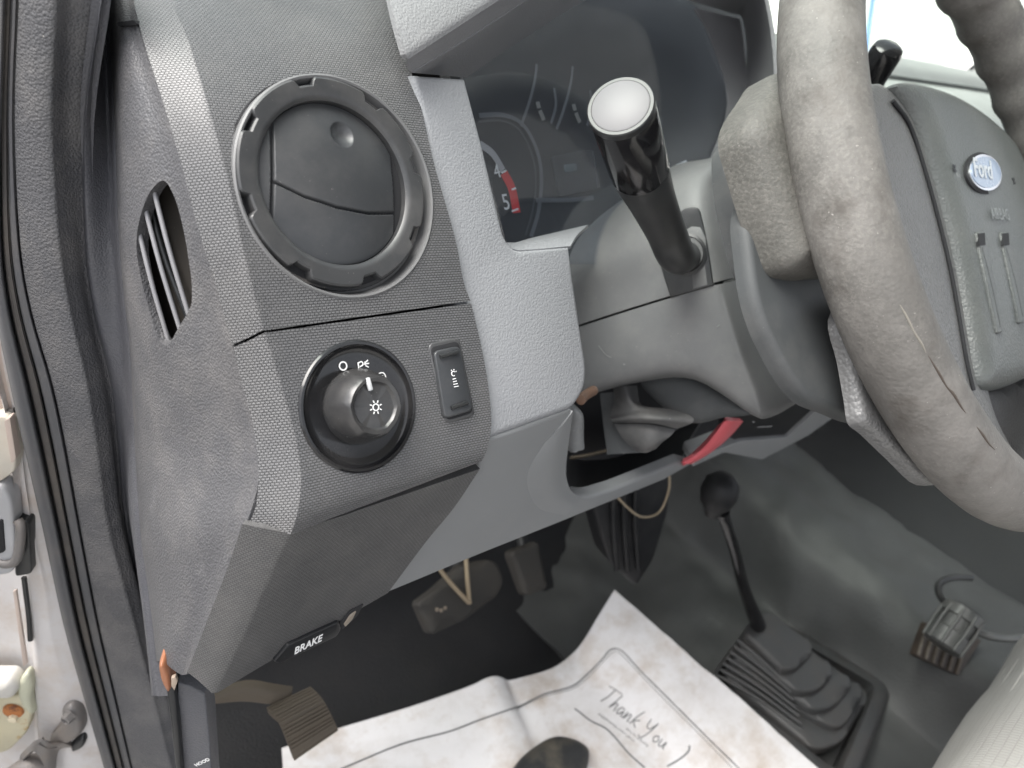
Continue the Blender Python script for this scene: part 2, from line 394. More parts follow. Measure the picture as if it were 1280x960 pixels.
SEATM = mat('pale_grey_cloth', (.40, .395, .372), .85, 'cloth', bump=.6, var=.03)
BADGE = mat('badge_blue_enamel', (.20, .26, .36), .25, None, dust=.3, dustcol=(.5, .5, .52), coat=.4)
CHROME = mat('bright_silver_ring', (.75, .75, .77), .22, metal=1)
DISC = mat('silver_disc', (.135, .132, .136), .5, 'fine', 3000, .05)
LAMP = mat('display_glass', (.06, .085, .095), .3)
SHOE = mat('dusty_black_rubber', (.022, .023, .024), .55, 'fine', 500, .5, dust=.45, dustcol=(.20, .17, .12))
DASHR = mat('pale_dash_vinyl', (.22, .235, .225), .5, 'leather', 700, .3)  # pale green-grey vinyl of the dash top
OUTW = mat('white_render_wall', (.82, .82, .78), .8)
GROUND = mat('pale_concrete', (.27, .265, .255), .9, 'fine', 8, .3)
BLUE = mat('blue_paint', (.10, .25, .55), .5)
LENS = glass('clear_lens', (.90, .92, .95), 1.7, .032); WSG = glass('windscreen_glass', (.93, .97, .95), 1.0)

# ------------------------------------------------------------------ reference planes of the cab
F = Plane(at(422, 228, .354), (0, -1, .665))                 # dash face, leaning back
LOW = Plane(at(480, 622, .372), (0, -1, -.12))               # lower dash, nearly upright
HC = V((.5576, .139, .667)); TILT = math.radians(42)
AX = V((.0, -math.cos(TILT), math.sin(TILT))); WV = V((0, math.sin(TILT), math.cos(TILT)))
WH = Plane(HC, AX)                                           # plane of the steering wheel rim
_a, _b = at(735, 450, .565), at(925, 345, .52)
SC = Plane(_a, (_b-_a).cross(WV) if (_b-_a).cross(WV).dot(CAM-_a) > 0 else -(_b-_a).cross(WV), (0, 1, 0))   # left flank of the column

# ================================================================== SETTING
gb = bmesh.new(); bmesh.ops.create_grid(gb, x_segments=1, y_segments=1, size=150, matrix=Matrix.Translation((0, 0, -.85)))
props(mesh_obj('ground', gb, GROUND), kind='structure')
# cab floor with the toe board rising in front
rows = []
for x in (.10, .3, .5, .7, .9, 1.1, 1.3, 1.5, 1.72):
    rows.append([V((x, y, z)) for y, z in ((-.9, 0), (-.3, 0), (.2, 0), (.42, .0), (.50, .05), (.60, .22), (.64, .45), (.66, .62))])
props(loft('floor', rows, FLOORM, None, 5, 3, .01, rough=.0012, rs=9), kind='structure')
# transmission hump covered in black vinyl
prof = ((.60, .001), (.66, .002), (.71, .005), (.74, .009), (.78, .02), (.83, .035), (.862, .042), (.880, .058), (.905, .118), (.925, .140), (.955, .148), (1.02, .151), (1.075, .149), (1.098, .140), (1.115, .10), (1.13, .03), (1.15, .001))
rows = []
for y, k, up in ((-.75, .95, 0), (-.4, .97, 0), (-.1, 1, 0), (.05, 1, 0), (.15, 1, 0), (.24, 1.03, .0), (.33, 1.12, .0), (.41, 1.35, .012), (.48, 1.8, .05), (.55, 2.3, .14), (.6, 2.5, .30)):
    ss = lambda a, b, x: (lambda t: t*t*(3-2*t))(max(0, min(1, (x-a)/(b-a))))
    rows.append([V((x, y, z*(1+(k-1)*ss(.80, .93, x))+up*ss(.80, .93, x))) for x, z in prof])
hump = loft('tunnel_cover', rows, HUMPM, None, 4, 8, .006, rough=.008, rs=13)
props(hump, 'black vinyl covered transmission hump rising between the footwells', 'floor cover')
bm = bmesh.new(); bmesh.ops.create_grid(bm, x_segments=2, y_segments=2, size=.5, matrix=Matrix.Translation((1.42, .12, .012)) @ Matrix.Diagonal((.56, .9, 1, 1)))
props(mesh_obj('passenger_mat', bm, RIBM), 'ribbed black rubber mat in the far footwell beyond the hump', 'floor mat')

rf = loft('unseen_cab_roof', [[V((x, y, z+.03*math.sin(math.pi*(x-.06)/1.64))) for y, z in ((.20, 1.235), (.10, 1.27), (-.3, 1.30), (-.7, 1.30), (-1.0, 1.28))] for x in (.08, .5, .9, 1.3, 1.68)], mat('pale_headliner', (.45, .45, .44), .9, 'fine', 600, .3), None, 3, 3, .03)  # unseen roof, added to keep sky light off the floor
props(rf, 'pale grey headliner of the unseen cab roof, added to block sky light', 'roof')
fdr = loft('added_far_door', [[V((1.76, y, z)) for z in (0, .2, .45, .62)] for y in (.55, .2, -.3, -.9)], mat('door_card_grey', (.14, .14, .145), .6, 'leather', 700, .3), None, 2, 2, .05)  # lower door added to close the cab against light from the right
props(fdr, 'grey trimmed far door beyond the passenger footwell, added to close off light', 'door')
odr = panel('unseen_open_door', [], Plane((.0, .42, .4), (.42, -.91, 0), (.91, .42, 0)), .06, mat('door_card_light', (.16, .16, .165), .6, 'leather', 700, .3), None, .004, pts3=[V((.0, .42, -.25)), V((.0, .42, .66)), V((-.95, -.02, .66)), V((-.95, -.02, -.25))])  # unseen door, added to block low light from the left
props(odr, 'grey trimmed driver door standing open to the left, unseen, added to block light', 'door')
# ================================================================== DASHBOARD
dash = thing('dashboard', (.40, .30, .45), 'grey and charcoal moulded dashboard filling the left and centre of the picture', 'dashboard')
lip = lambda l: [F(*q) for q in l]
# upper fascia: woven grain, chamfered to the left, rolled over at the top
ry = (-90, -40, 0, 53, 125, 203, 294, 350, 413)
wtop = (-.100, -.066, -.043, -.0215, -.0080, -.0016, 0, 0, 0)
ry0 = ry
Lx = dict(zip(ry, (158, 164, 167, 180, 203, 226, 250, 268, 290)))
Cx = dict(zip(ry, (200, 209, 216, 237, 259, 281, 302, 315, 331)))
Rx = dict(zip(ry, (470, 479, 485, 503, 524, 542, 568, 579, 588)))
rows = []
for y, wv in zip(ry, wtop):
    yl = y + (18 if y == 413 else 0); yr = y - (37 if y == 413 else 0)
    lx, c, r = Lx[y], Cx[y], Rx[y]
    row = [F(lx, yl, wv-.0135), F(lx+(c-lx)*.5, yl-(yl-y)*.5, wv-.0065), F(c-3, y, wv-.0008), F(c+4, y-.5, wv)]
    for k in (.2, .4, .6, .8, 1): row.append(F(c+(r-c)*k, y+(yr-y)*k, wv*(1-.35*k)))
    rows.append(row)
vc = F(422, 229); VR = .0497
up = loft('upper_fascia', rows, WEAVE, dash, 3, 4, .009, F, arc=True)
cut(up, [(vc+F.ex*.0022-F.ey*.0022, F.n, .0513, .03)])
# lower fascia with the light switch
ry = (416, 470, 520, 560, 590, 610, 640, 664)
rows = []
for y, lx, c, r, ylo, yro, wv in ((416, 292, 333, 589, 18, -37, 0), (470, 303, 350, 601, 12, -40, 0), (520, 315, 364, 610, 6, -40, 0), (565, 321, 374, 614, -2, -45, 0), (600, 323, 377, 613, -6, -58, 0), (632, 321, 374, 608, -6, -68, -.001), (652, 316, 369, 602, -8, -76, -.003), (667, 309, 364, 596, -9, -88, -.0062)):
    row = [F(lx, y+ylo, wv-.0135), F(lx+(c-lx)*.5, y+ylo*.5, wv-.0065), F(c-3, y, wv-.0008), F(c+4, y-.5, wv)]
    for k in (.2, .4, .6, .8, 1): row.append(F(c+(r-c)*k, y+yro*k, wv))
    rows.append(row)
lc = F(450, 508); LR = .0298
lo = loft('lower_fascia', rows, WEAVE, dash, 3, 4, .004, F, arc=True)
cut(lo, [(lc, F.n, LR, .03)])
# dark backing behind both fascias (what the gaps show)
panel('fascia_backing', [(262, 240), (520, 150), (535, 190), (580, 372), (604, 560), (590, 570), (380, 655), (335, 640), (312, 430), (285, 300)], F, .02, VOID, dash, 0, w=-.021)
# lower panel with its chamfer
rows = []
for (x, y), (x2, y2), (x3, y3) in (((303, 655), (362, 667), (600, 586)), ((285, 708), (333, 730), (568, 634)), ((262, 768), (304, 795), (532, 678)), ((234, 840), (268, 867), (485, 741))):
    rows.append([LOW(x, y, -.014), LOW(x*.55+x2*.45, y*.55+y2*.45, -.0066), LOW(x2-3, y2-.6, -.0008), LOW(x2+4, y2-1.2, 0)] + [LOW(x2+(x3-x2)*k, y2+(y3-y2)*k, 0) for k in (.25, .5, .75, 1)])
LOWM = mat('woven_grain_plastic_dull', (.098, .097, .098), .5, 'weave', bump=.3, dust=.12)
loft('knee_panel', rows, LOWM, dash, 1, 5, .004, LOW, arc=True)
# end cap with the demister slot: faces the open door
capn = Plane(F(290, 431, -.0135), (-.97, -.22, .04), (0, 1, 0))
def CAPP(px, py, w=0): return capn(px, py, w)
cap_rows = []; CO = {}
for (yl, lx, mx, rx, yr) in ((-60, 158, 148, 139, -60), (31, 170, 155, 143, 34), (130, 205, 172, 146, 130), (200, 225, 183, 148, 205), (294, 250, 196, 152, 298), (381, 277, 214, 160, 385), (431, 289, 222, 166, 435), (534, 318, 238, 171, 540), (600, 322, 241, 174, 605), (655, 307, 240, 179, 668), (708, 287, 236, 185, 715), (768, 263, 226, 193, 775), (843, 232, 213, 200, 826)):
    wl = -.0142+next((wtop[i]+(wtop[i+1]-wtop[i])*(yl-ry0[i])/(ry0[i+1]-ry0[i]) for i in range(8) if ry0[i] <= yl <= ry0[i+1]), 0)
    Pl = F(lx+1, yl, wl) if yl < 640 else LOW(lx+1, yl, -.0145); CO[yl] = co = (Pl-capn.p).dot(capn.n)
    cap_rows.append([Pl, CAPP(lx-(lx-rx)*.2, yl, co-.001), CAPP(mx, (yl+yr)/2, co), CAPP(rx+(mx-rx)*.3, yr, co-.003), CAPP(rx, yr, co-.010), CAPP(rx-7, yr+2, co-.022)])
cap = loft('end_cap', cap_rows, CAP, dash, 4, 4, .006, capn)
CAP0 = capn
def capy(y):
    k = sorted(CO); y = max(k[0], min(k[-1], y)); i = max(j for j in range(len(k)-1) if k[j] <= y); return CO[k[i]]+(CO[k[i+1]]-CO[k[i]])*(y-k[i])/(k[i+1]-k[i])
capn = capn.off((CO[294]+CO[381])/2)
# slot cut through the cap: leaf shaped
slot = smooth2([(195, 227), (184, 240), (174, 262), (167, 288), (165, 312), (169, 340), (178, 374), (189, 404), (199, 425), (204, 429), (213, 430), (226, 407), (237, 384), (238, 366), (236, 340), (228, 294), (217, 257), (207, 236), (201, 228)], 3)
def prism_cut(o, px, plane, d0, d1):
    bm = bmesh.new(); fr = [bm.verts.new(plane(*q, 0)+plane.n*d0) for q in px]; bk = [bm.verts.new(plane(*q, 0)+plane.n*d1) for q in px]; m = len(px)
    bm.faces.new(fr); bm.faces.new(bk[::-1])
    for j in range(m): bm.faces.new([fr[j], bk[j], bk[(j+1) % m], fr[(j+1) % m]])
    recalc(bm); me = bpy.data.meshes.new('cutter'); bm.to_mesh(me); bm.free(); k = bpy.data.objects.new('cutter', me); COL.objects.link(k)
    md = o.modifiers.new('cut', 'BOOLEAN'); md.operation = 'DIFFERENCE'; md.solver = 'EXACT'; md.object = k
    p_, l_ = o.parent, o.location.copy(); o.parent = None; o.location = (0, 0, 0); bpy.context.view_layer.update()
    new = bpy.data.meshes.new_from_object(o.evaluated_get(bpy.context.evaluated_depsgraph_get())); o.modifiers.clear(); o.data = new; o.parent = p_; o.location = l_
    new.shade_smooth(); new.set_sharp_from_angle(angle=math.radians(35)); bpy.data.objects.remove(k)
prism_cut(cap, slot, capn, .010, -.02)
sv = panel('demister_vent', [(150, 215), (225, 215), (250, 440), (195, 445), (160, 360)], capn, .004, mat('dusty_duct', (.030, .026, .022), .7, dust=.5, dustcol=(.055, .045, .034)), dash, 0, w=-.018)
for (x0, y0, x1, y1) in ((190, 228, 238, 400), (178, 246, 227, 418), (169, 268, 212, 431)):
    tube('vent_slat', [capn(x0, y0, -.0045), capn((x0+x1)/2-2, (y0+y1)/2, -.0035), capn(x1, y1, -.0045)], .0011, mat('slat_plastic', (.20, .20, .21), .35, dust=.3), sv, 6, 10)
tube('vent_slat', [capn(184, 240, -.012), capn(206, 320, -.012), capn(236, 400, -.012)], .0014, SATIN, sv, 6, 10)

# little slit above the cap
panel('clip_slot', rounded([(146, 28), (168, 25), (171, 31), (147, 33)], 2), capn.off(CO[31]-(CO[294]+CO[381])/2), .003, VOID, dash, 0, w=.0012)

# air vent -----------------------------------------------------------
av = lathe('air_vent', [(VR-.0004, -.004), (VR-.0004, -.016), (.0, -.0165)], vc, F.n, VOID, dash, 64)
def castle():
    bm = bmesh.new(); z = F.n; ex = F.ex; ey = F.ey; n = 240; ri = .0376; ro = .0480; rn = .0444
    def rad(t):
        k = (t/(2*math.pi)*8+.30) % 1; d = abs(k-.5)
        if d < .105: return rn
        if d < .145: return rn+(ro-rn)*(d-.105)/.04
        return ro
    prof = []
    for i in range(n):
        t = 2*math.pi*i/n; e = ex*math.cos(t)+ey*math.sin(t); r = rad(t)
        ring = [(ri, -.012), (ri, -.0006), (ri+.0012, .0006), (ri+.003, .0012), (r-.0012, .0014), (r-.0003, .0008), (r, -.0004), (r, -.012)]
        prof.append([bm.verts.new(vc+e*a+z*h) for a, h in ring])
    for i in range(n):
        a, b = prof[i], prof[(i+1) % n]
        for j in range(7): bm.faces.new([a[j], b[j], b[j+1], a[j+1]])
    recalc(bm); return mesh_obj('retaining_ring', bm, mat('ring_plastic', (.036, .037, .039), .36, 'fine', 2000, .06, dust=.14), av, None, 30)
castle()
mid = lathe('vent_rim', [(.0490, -.010), (.0490, -.0035), (.0470, -.0042), (.0450, -.0090), (.040, -.0095)], vc, F.n, mat('dusty_vent_rim', (.05, .05, .052), .4, dust=.5, dustcol=(.25, .22, .19)), av, 96)
lathe('vent_lip', [(.0470, -.009), (.0485, -.004), (.0498, .0002), (.0508, .0007), (.0516, .0001), (.0516, -.006)], vc+F.ex*.0022-F.ey*.0022, F.n, mat('lip_plastic', (.12, .12, .122), .45, 'fine', 2000, .1, dust=.1), av, 96)
# flap: shallow dome cut by a left and a right line, crossed by a curved joint, with a thumb dimple
def flap():
    N_ = 170; R0 = .0370; bm = bmesh.new(); vs = {}
    dx, dy = -.0015, .0175
    pd = F(428, 168); dl = ((pd-vc).dot(F.ex), (pd-vc).dot(F.ey))
    pj = [((F(*q)-vc).dot(F.ex), (F(*q)-vc).dot(F.ey)) for q in ((343, 225), (380, 246), (420, 260), (460, 267), (499, 265))]
    def jy(x):
        for a, b in zip(pj, pj[1:]):
            if x <= b[0]: k = (x-a[0])/(b[0]-a[0]); return a[1]+(b[1]-a[1])*k
        return pj[-1][1]
    def line(a, b):
        A, B = F(*a)-vc, F(*b)-vc; ax, ay, bx, by = A.dot(F.ex), A.dot(F.ey), B.dot(F.ex), B.dot(F.ey); L_ = math.hypot(bx-ax, by-ay)
        return lambda x, y: ((x-ax)*(ay-by)-(y-ay)*(ax-bx))/L_
    lnl, lnr = line((343, 160), (343, 272)), line((495, 195), (499, 300))
    for i in range(N_+1):
        for j in range(N_+1):
            x = (i/N_*2-1)*R0; y = (j/N_*2-1)*R0
            # square -> disc
            u, v = i/N_*2-1, j/N_*2-1; X = u*math.sqrt(max(0, 1-v*v/2))*R0; Y = v*math.sqrt(max(0, 1-u*u/2))*R0
            r2 = X*X+Y*Y; h = .0055*(1-r2/(R0*R0))-.0035
            d = math.hypot(X-dl[0], Y-dl[1]); rd = .0062
            if d < rd: h -= .0030*(1-(d/rd)**2)
            dL, dR = lnl(X, Y), lnr(X, Y)
            if dL > 0 and dR < 0:
                g = abs(Y-jy(X)); h -= .0022*max(0, 1-g/.0009)
            for g in (abs(dL), abs(dR)): h -= .0030*max(0, 1-g/.0010)
            if dR > 0: h -= .0024
            if dL < 0: h += .0004
            vs[i, j] = bm.verts.new(vc+F.ex*X+F.ey*Y+F.n*h)
    for i in range(N_):
        for j in range(N_): bm.faces.new([vs[i, j], vs[i+1, j], vs[i+1, j+1], vs[i, j+1]])
    recalc(bm)
    recalc(bm); return mesh_obj('vent_flap', bm, FLAP, av, None, 60)
flap()

# light switch -------------------------------------------------------
ls = lathe('light_switch', [(LR+.0012, -.004), (LR+.0012, .0004), (LR+.0004, .0011), (LR-.0008, .0009), (LR-.0014, -.0006), (LR-.0035, -.0018), (.024, -.0022), (.0, -.0024)], lc, F.n, GLOSS, dash, 72)
kc = lc+F.n*-.0022
def kr(t, r, h): return 1+.03*max(0, math.cos(6*t+.4))**3 if h > .003 else 1
kn = lathe('switch_knob', [(.0178, 0), (.0178, .003), (.0166, .0075), (.0150, .0125), (.0137, .0155), (.0128, .0165), (.0112, .0160), (.0104, .0148), (.0100, .0146), (.0, .0152)], kc, F.n, KNOBM, ls, 72, 30, kr)
fk = Plane(kc+F.n*.0152, F.n)
c0 = kc+F.n*.0152
def onf(x, y): return c0+F.ex*x+F.ey*y
pt = bmesh.new(); 
b_ = bmesh.ops.create_cube(pt, size=1, matrix=Matrix.Translation(onf(-.0012, .0104)+F.n*.0008) @ Matrix((F.ex, F.ey, F.n)).transposed().to_4x4() @ Matrix.Rotation(.08, 4, 'Z') @ Matrix.Diagonal((.0021, .0060, .0016, 1)))
bmesh.ops.bevel(pt, geom=pt.edges[:], offset=.0005, segments=2, affect='EDGES', profile=.5); mesh_obj('switch_pointer', pt, mat('grey_pointer', (.45, .46, .47), .35, dust=.2), ls)
def sun_icon(c, r, ex, ey):
    L_ = [[c+(ex*math.cos(a)+ey*math.sin(a))*r for a in [i*math.pi/8 for i in range(17)]]]
    for i in range(8):
        a = i*math.pi/4+.2; e = ex*math.cos(a)+ey*math.sin(a); L_.append([c+e*r*1.45, c+e*r*2.15])
    return L_
stroke('lamp_symbol', sun_icon(onf(.0003, -.0006)+F.n*.0003, .0015, F.ex, F.ey), fk, .00022, INK, ls, n=2)
fb = F.off(-.0020)
def circ(c, r, ex, ey, n=16, a0=0, a1=2*math.pi): return [c+(ex*math.cos(a0+(a1-a0)*i/n)+ey*math.sin(a0+(a1-a0)*i/n))*r for i in range(n+1)]
stroke('off_symbol', [circ(F(429, 457.5, -.0016), .0019, F.ex, F.ey)], fb, .0003, INK, ls, n=1)
stroke('parking_lamp_symbol', [[(449, 463), (447.6, 453)], [(447.7, 454), (452, 452), (454, 455.5), (450, 458.5)], [(456, 456), (456.6, 452)], [(457, 453), (460, 450)], [(457, 455), (461.5, 454)], [(457, 457), (461, 459)]], fb, .00026, INK, ls, .0005, 3)
stroke('headlamp_symbol', [[(473, 472), (474, 467), (479, 466), (482, 470), (482, 476), (480, 478)], [(476, 472), (476.5, 469.5), (479, 469.5)]], fb, .00024, INK, ls, .0005, 3)

# dimmer switch ------------------------------------------------------
dm = panel('dimmer_switch', rounded([(535, 429), (575, 421), (595, 520), (557, 531)], 9), F, .006, mat('switch_frame_plastic', (.05, .05, .052), .4, 'fine', 2000, .06, dust=.1), dash, .0012, w=.0006)
panel('dimmer_recess', rounded([(538, 434), (573, 426), (591.5, 516), (558.5, 526)], 7), F, .002, VOID, dm, .0002, w=.0009)
panel('dimmer_rocker', rounded([(543, 439), (575, 432), (592, 513), (556.5, 524)], 7), F, .003, FLAP, dm, .0010, w=.0026)
fd = F.off(.0028)
for a, b in (((550, 446), (572, 440)), ((564, 510), (584, 503))):
    tube('rocker_ridge', [fd(*a, .0003), fd(*b, .0003)], .0011, SATIN, dm, 3, 10)
ic = fd(567, 467, .0002); ex_ = (fd(570, 480)-fd(567, 465)).normalized(); ey_ = F.n.cross(ex_)
stroke('dimmer_symbol', [circ(ic, .0012, F.ex, F.ey, 10, .6, 5.2)] + [[ic+(F.ex*math.cos(a)+F.ey*math.sin(a))*.0017, ic+(F.ex*math.cos(a)+F.ey*math.sin(a))*.0023] for a in (.4, 1.2, 2.0)] + [[(566+i*.6, 474+i*3.2), (570+i*1.1, 473+i*3.2)] for i in range(4)], fd, .0002, INK, dm, .0002, 1)

# cluster surround, hood, knee bolster --------------------------------
cb = rounded([(516, 92, 0), (583, 97, 0), (605, 181, 0), (632, 296, 10), (644, 312, 8), (713, 307, 0), (718, 347, 0), (729, 420, 0), (735, 460, 10), (733, 486, 14), (718, 510, 8), (612, 548, 0), (592, 548, 0), (585, 480, 0), (568, 360, 0), (545, 230, 0), (534, 172, 0)], 6)
panel('cluster_surround', cb, F, .012, GREY, dash, .004, w=-.0035, segs=4)
loft('surround_ledge', [[F(634, 303, -.0045), F(648, 312.5, -.0045), F(713, 307.5, -.0045)], [F(645, 303, -.018), F(660, 302, -.022), F(722, 293, -.022)], [F(655, 300, -.04), F(670, 296, -.045), F(735, 281, -.045)]], GREY, dash, 3, 3, .002, F)
K = F.off(-.055)
h0 = [(516, 91), (588, 47), (660, 0), (740, -48), (850, -75), (935, -45), (960, 20), (968, 110), (962, 190)]
h1 = [(583, 97), (655, 48), (732, 0), (790, -25), (850, -3), (912, 16), (929, 27), (932, 100), (905, 200)]
hr = [[F(*q, 0) for q in h0], [F((a[0]*2+b[0])/3, (a[1]*2+b[1])/3, -.016) for a, b in zip(h0, h1)], [F((a[0]+b[0]*2)/3, (a[1]+b[1]*2)/3, -.034) for a, b in zip(h0, h1)], [F(*q, -.053) for q in h1]]
loft('cluster_hood', hr, HOODM, dash, 4, 3, .003, F)
hp = [(510, 74), (567, 37), (624, 0), (690, -42), (800, -95)]
loft('hood_edge', [[F(*q, .010) for q in hp], [F(a[0], a[1], .004) for a in ((513, 82), (575, 43), (641, 0), (715, -46), (815, -88))], [F(*q, -.001) for q in ((515, 91), (586, 47), (660, 0), (740, -48), (850, -75))]], HOODM, dash, 4, 4, .003, F)
loft('dash_pad', [[F(*q, -.035) for q in ((470, -95), (520, -110), (580, -125), (650, -145), (760, -170))], [F(*q, -.004) for q in ((479, -40), (530, -62), (585, -85), (655, -110), (770, -140))], [F(*q, .007) for q in ((491, 15), (545, -15), (603, -48), (672, -80), (785, -118))], [F(*q, .011) for q in ((505, 62), (561, 26), (618, -10), (685, -50), (795, -102))], [F(*q, .0100) for q in hp]], mat('pad_grain_plastic', (.20, .20, .205), .5, 'leather', 800, .45, dust=.05), dash, 4, 4, .004, F)
# bolster under the column, with the opening for the tilt lever
bl = rounded([(600, 552, 0), (640, 539, 0), (716, 512.5, 0), (711, 550, 0), (708, 572, 0), (706.5, 592, 6), (711, 611, 8), (722, 620, 8), (738, 621, 6), (770, 611, 0), (852, 577, 0), (866, 580, 0), (829, 601, 0), (700, 654, 0), (600, 694, 0), (485, 742, 0), (505, 700, 0), (545, 640, 0), (600, 590, 0)], 6)
panel('knee_bolster', bl, LOW, .010, BOLSTER, dash, .003, w=-.006, segs=4)
loft('bolster_scoop', [[LOW(716, 514, -.0058), LOW(710, 560, -.0058), LOW(707.5, 592, -.0058), LOW(713, 612, -.0058), LOW(724, 621, -.0058)], [LOW(700, 535, -.0048), LOW(690, 570, -.0036), LOW(688, 600, -.0034), LOW(697, 622, -.0038), LOW(716, 634, -.0046)], [LOW(672, 562, -.0066), LOW(655, 590, -.0066), LOW(655, 615, -.0066), LOW(670, 640, -.0066), LOW(705, 648, -.0066)]], BOLSTER, dash, 4, 4, .002, LOW)
# cavity behind the opening
BK = LOW.off(-.10)
loft('bolster_tray', [[LOW(708, 570, -.009), LOW(709, 605, -.009), LOW(724, 619, -.009), LOW(770, 609, -.009), LOW(850, 576, -.009)], [LOW(710, 570, -.05), LOW(715, 592, -.05), LOW(730, 600, -.05), LOW(775, 588, -.05), LOW(860, 553, -.05)], [LOW(712, 560, -.10), LOW(718, 572, -.10), LOW(740, 575, -.10), LOW(790, 565, -.10), LOW(880, 520, -.10)]], BLACK, dash, 4, 3, .002, LOW)
panel('cavity_back', [(640, 470), (950, 430), (950, 545), (850, 580), (700, 600)], LOW, .01, VOID, dash, 0, w=-.115)
# brake release pull and its slot
BR = LOW.off(.002)
bh = panel('brake_release_handle', rounded([(342, 828), (360, 807), (424, 777.5), (427, 787), (421, 796), (350, 830)], 3), LOW, .014, BLACK, dash, .001, w=.0020)
text('brake_lettering', 'BRAKE', (368, 818), (402, 801), LOW, INK, bh, .0024, 1.75, 0, .02)
panel('release_slot', rounded([(424, 780), (437, 764), (455, 755), (447, 770), (428, 787)], 2), LOW, .003, VOID, dash, .0002, w=.0006)
panel('slot_tongue', rounded([(430, 781), (438, 769), (446, 764), (441, 774), (432, 784)], 2), LOW, .002, mat('worn_tan_metal', (.26, .22, .18), .5, dust=.3), dash, .0003, w=.0012)
# black fuse label panel and beam on the right under the column
UC = Plane(at(980, 540, .74), (-.25, -.9, -.25))
panel('fuse_panel', [(905, 520), (1000, 490), (1050, 505), (1015, 546), (925, 552), (905, 545)], UC, .01, BLACK, dash, .001)
panel('under_beam', rounded([(868, 574), (925, 552), (984, 547), (1022, 512), (1052, 515), (1010, 545), (953, 575), (905, 566), (865, 584)], 3), UC, .02, BOLSTER, dash, .003, w=.004)
stroke('label_print', [[(947, 534), (965, 533)], [(941, 527), (943, 528)]], UC, .0006, INKD, dash, .0011, 2)
rr_ = [((898, 531), (905, 527), (918, 526), (929, 527)), ((888, 543), (895, 541), (908, 543), (917, 541)), ((876, 556), (884, 555), (896, 557), (905, 553)), ((863, 568), (870, 568), (881, 569), (887, 567)), ((849, 578), (853, 577), (860, 580), (865, 580))]
loft('red_release_lever', [[UC(*q, o_) for q, o_ in zip(r_, (.010, .020, .020, .010))] for r_ in rr_], RED, dash, 4, 5, .004)

# passenger side of the dash, far right
pr = [(.78, .665), (.60, .692), (.45, .69), (.36, .672), (.325, .63), (.33, .54), (.40, .42), (.50, .36)]
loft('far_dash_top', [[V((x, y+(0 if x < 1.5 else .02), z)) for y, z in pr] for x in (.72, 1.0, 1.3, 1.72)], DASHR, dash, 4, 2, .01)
loft('far_dash_rail', [[V((x, y, z)) for y, z in ((.52, .694), (.50, .706), (.44, .704), (.42, .692))] for x in (.75, 1.2, 1.70)], mat('far_grey_vinyl', (.16, .17, .165), .5, 'leather', 700, .3), dash, 3, 2, .006)

loft('hidden_dash_cover', [[V((x, y, z)) for y, z in pts_] for x, pts_ in ((.13, ((.455, .69), (.50, .70), (.56, .695), (.67, .672))), (.24, ((.455, .70), (.50, .71), (.56, .70), (.67, .672))), (.30, ((.48, .755), (.51, .755), (.57, .735), (.67, .685))), (.9, ((.48, .755), (.51, .755), (.57, .735), (.67, .685))))], DASHR, dash, 1, 3, .008)  # hidden cover, added to stop windscreen light leaking down behind the fascia
# instrument cluster ---------------------------------------------------
gp = F.off(-.078)
DIAL = mat('dial_black', (.014, .015, .018), .55, var=.05)
ic_ = panel('instrument_cluster', [(560, 80), (740, -30), (960, -20), (960, 240), (760, 330), (600, 330)], F, .01, DIAL, dash, 0, w=-.078)
tc_ = gp(572, 268, .001)
def arc(px, wd, m, nm, par, w_=.0015): return stroke(nm, [px], gp, wd, m, par, w_, 8)
arc([(599, 144), (630, 144), (655, 157), (672, 190), (677, 225), (673, 265), (664, 296)], .0016, mat('dial_ring', (.10, .105, .115), .3), 'dial_ring', ic_)
arc([(598, 152), (628, 151), (650, 163), (665, 193), (670, 225), (666, 263), (657, 294)], .0007, mat('dial_ring_inner', (.05, .052, .056), .4), 'dial_ring_inner', ic_)
arc([(600, 180), (616, 192), (629, 213)], .0026, mat('scale_grey', (.34, .34, .35), .5), 'scale_arc', ic_)
arc([(630, 216), (640, 236), (646, 266)], .0036, REDP, 'red_zone', ic_)
for s, a, b in (('4', (620, 223), (627, 221)), ('5', (631, 262.5), (638, 261))): text('dial_number', s, a, b, gp, INK, ic_, .0015, 1.1)
stroke('scale_tick', [[(627, 216), (633, 213)], [(640, 264), (648, 261)], [(640, 237), (645, 235)]], gp, .0006, INK, ic_, .003, 1)
for cx, cy in ((667, 124), (712, 127)):
    stroke('small_gauge', [[(cx-16, cy+34), (cx-10, cy+18), (cx-3, cy-4), (cx+2, cy-26), (cx+4, cy-44)], [(cx+22, cy+30), (cx+28, cy+8), (cx+26, cy-14)]], gp, .0011, mat('gauge_rim', (.12, .125, .135), .3), ic_, .0015, 6)
    stroke('gauge_needle', [[(cx+5, cy+3), (cx+7, cy+11)], [(cx+8, cy+14), (cx+10, cy+19), (cx+13, cy+26)]], gp, .0019, mat('needle_white', (.22, .215, .2), .5), ic_, .002, 4)
panel('message_screen', rounded([(690, 195), (742, 186), (750, 236), (700, 246)], 5), gp, .002, mat('screen_dark', (.02, .024, .028), .2), ic_, .0003, w=.003)
panel('screen_glow', rounded([(705, 206), (720, 204), (722, 213), (707, 215)], 3), gp, .001, LAMP, ic_, .0002, w=.0035)
stroke('dial_ledge', [[(670, 250), (710, 250), (742, 247)]], gp, .0016, mat('dial_ring', (.1, .1, .1)), ic_, .002, 3)
panel('cluster_lens', [(578, 96), (732, -2), (790, -28), (850, -6), (886, 20), (912, 128), (890, 260), (800, 330), (640, 330)], F, .002, LENS, ic_, 0, w=-.056)
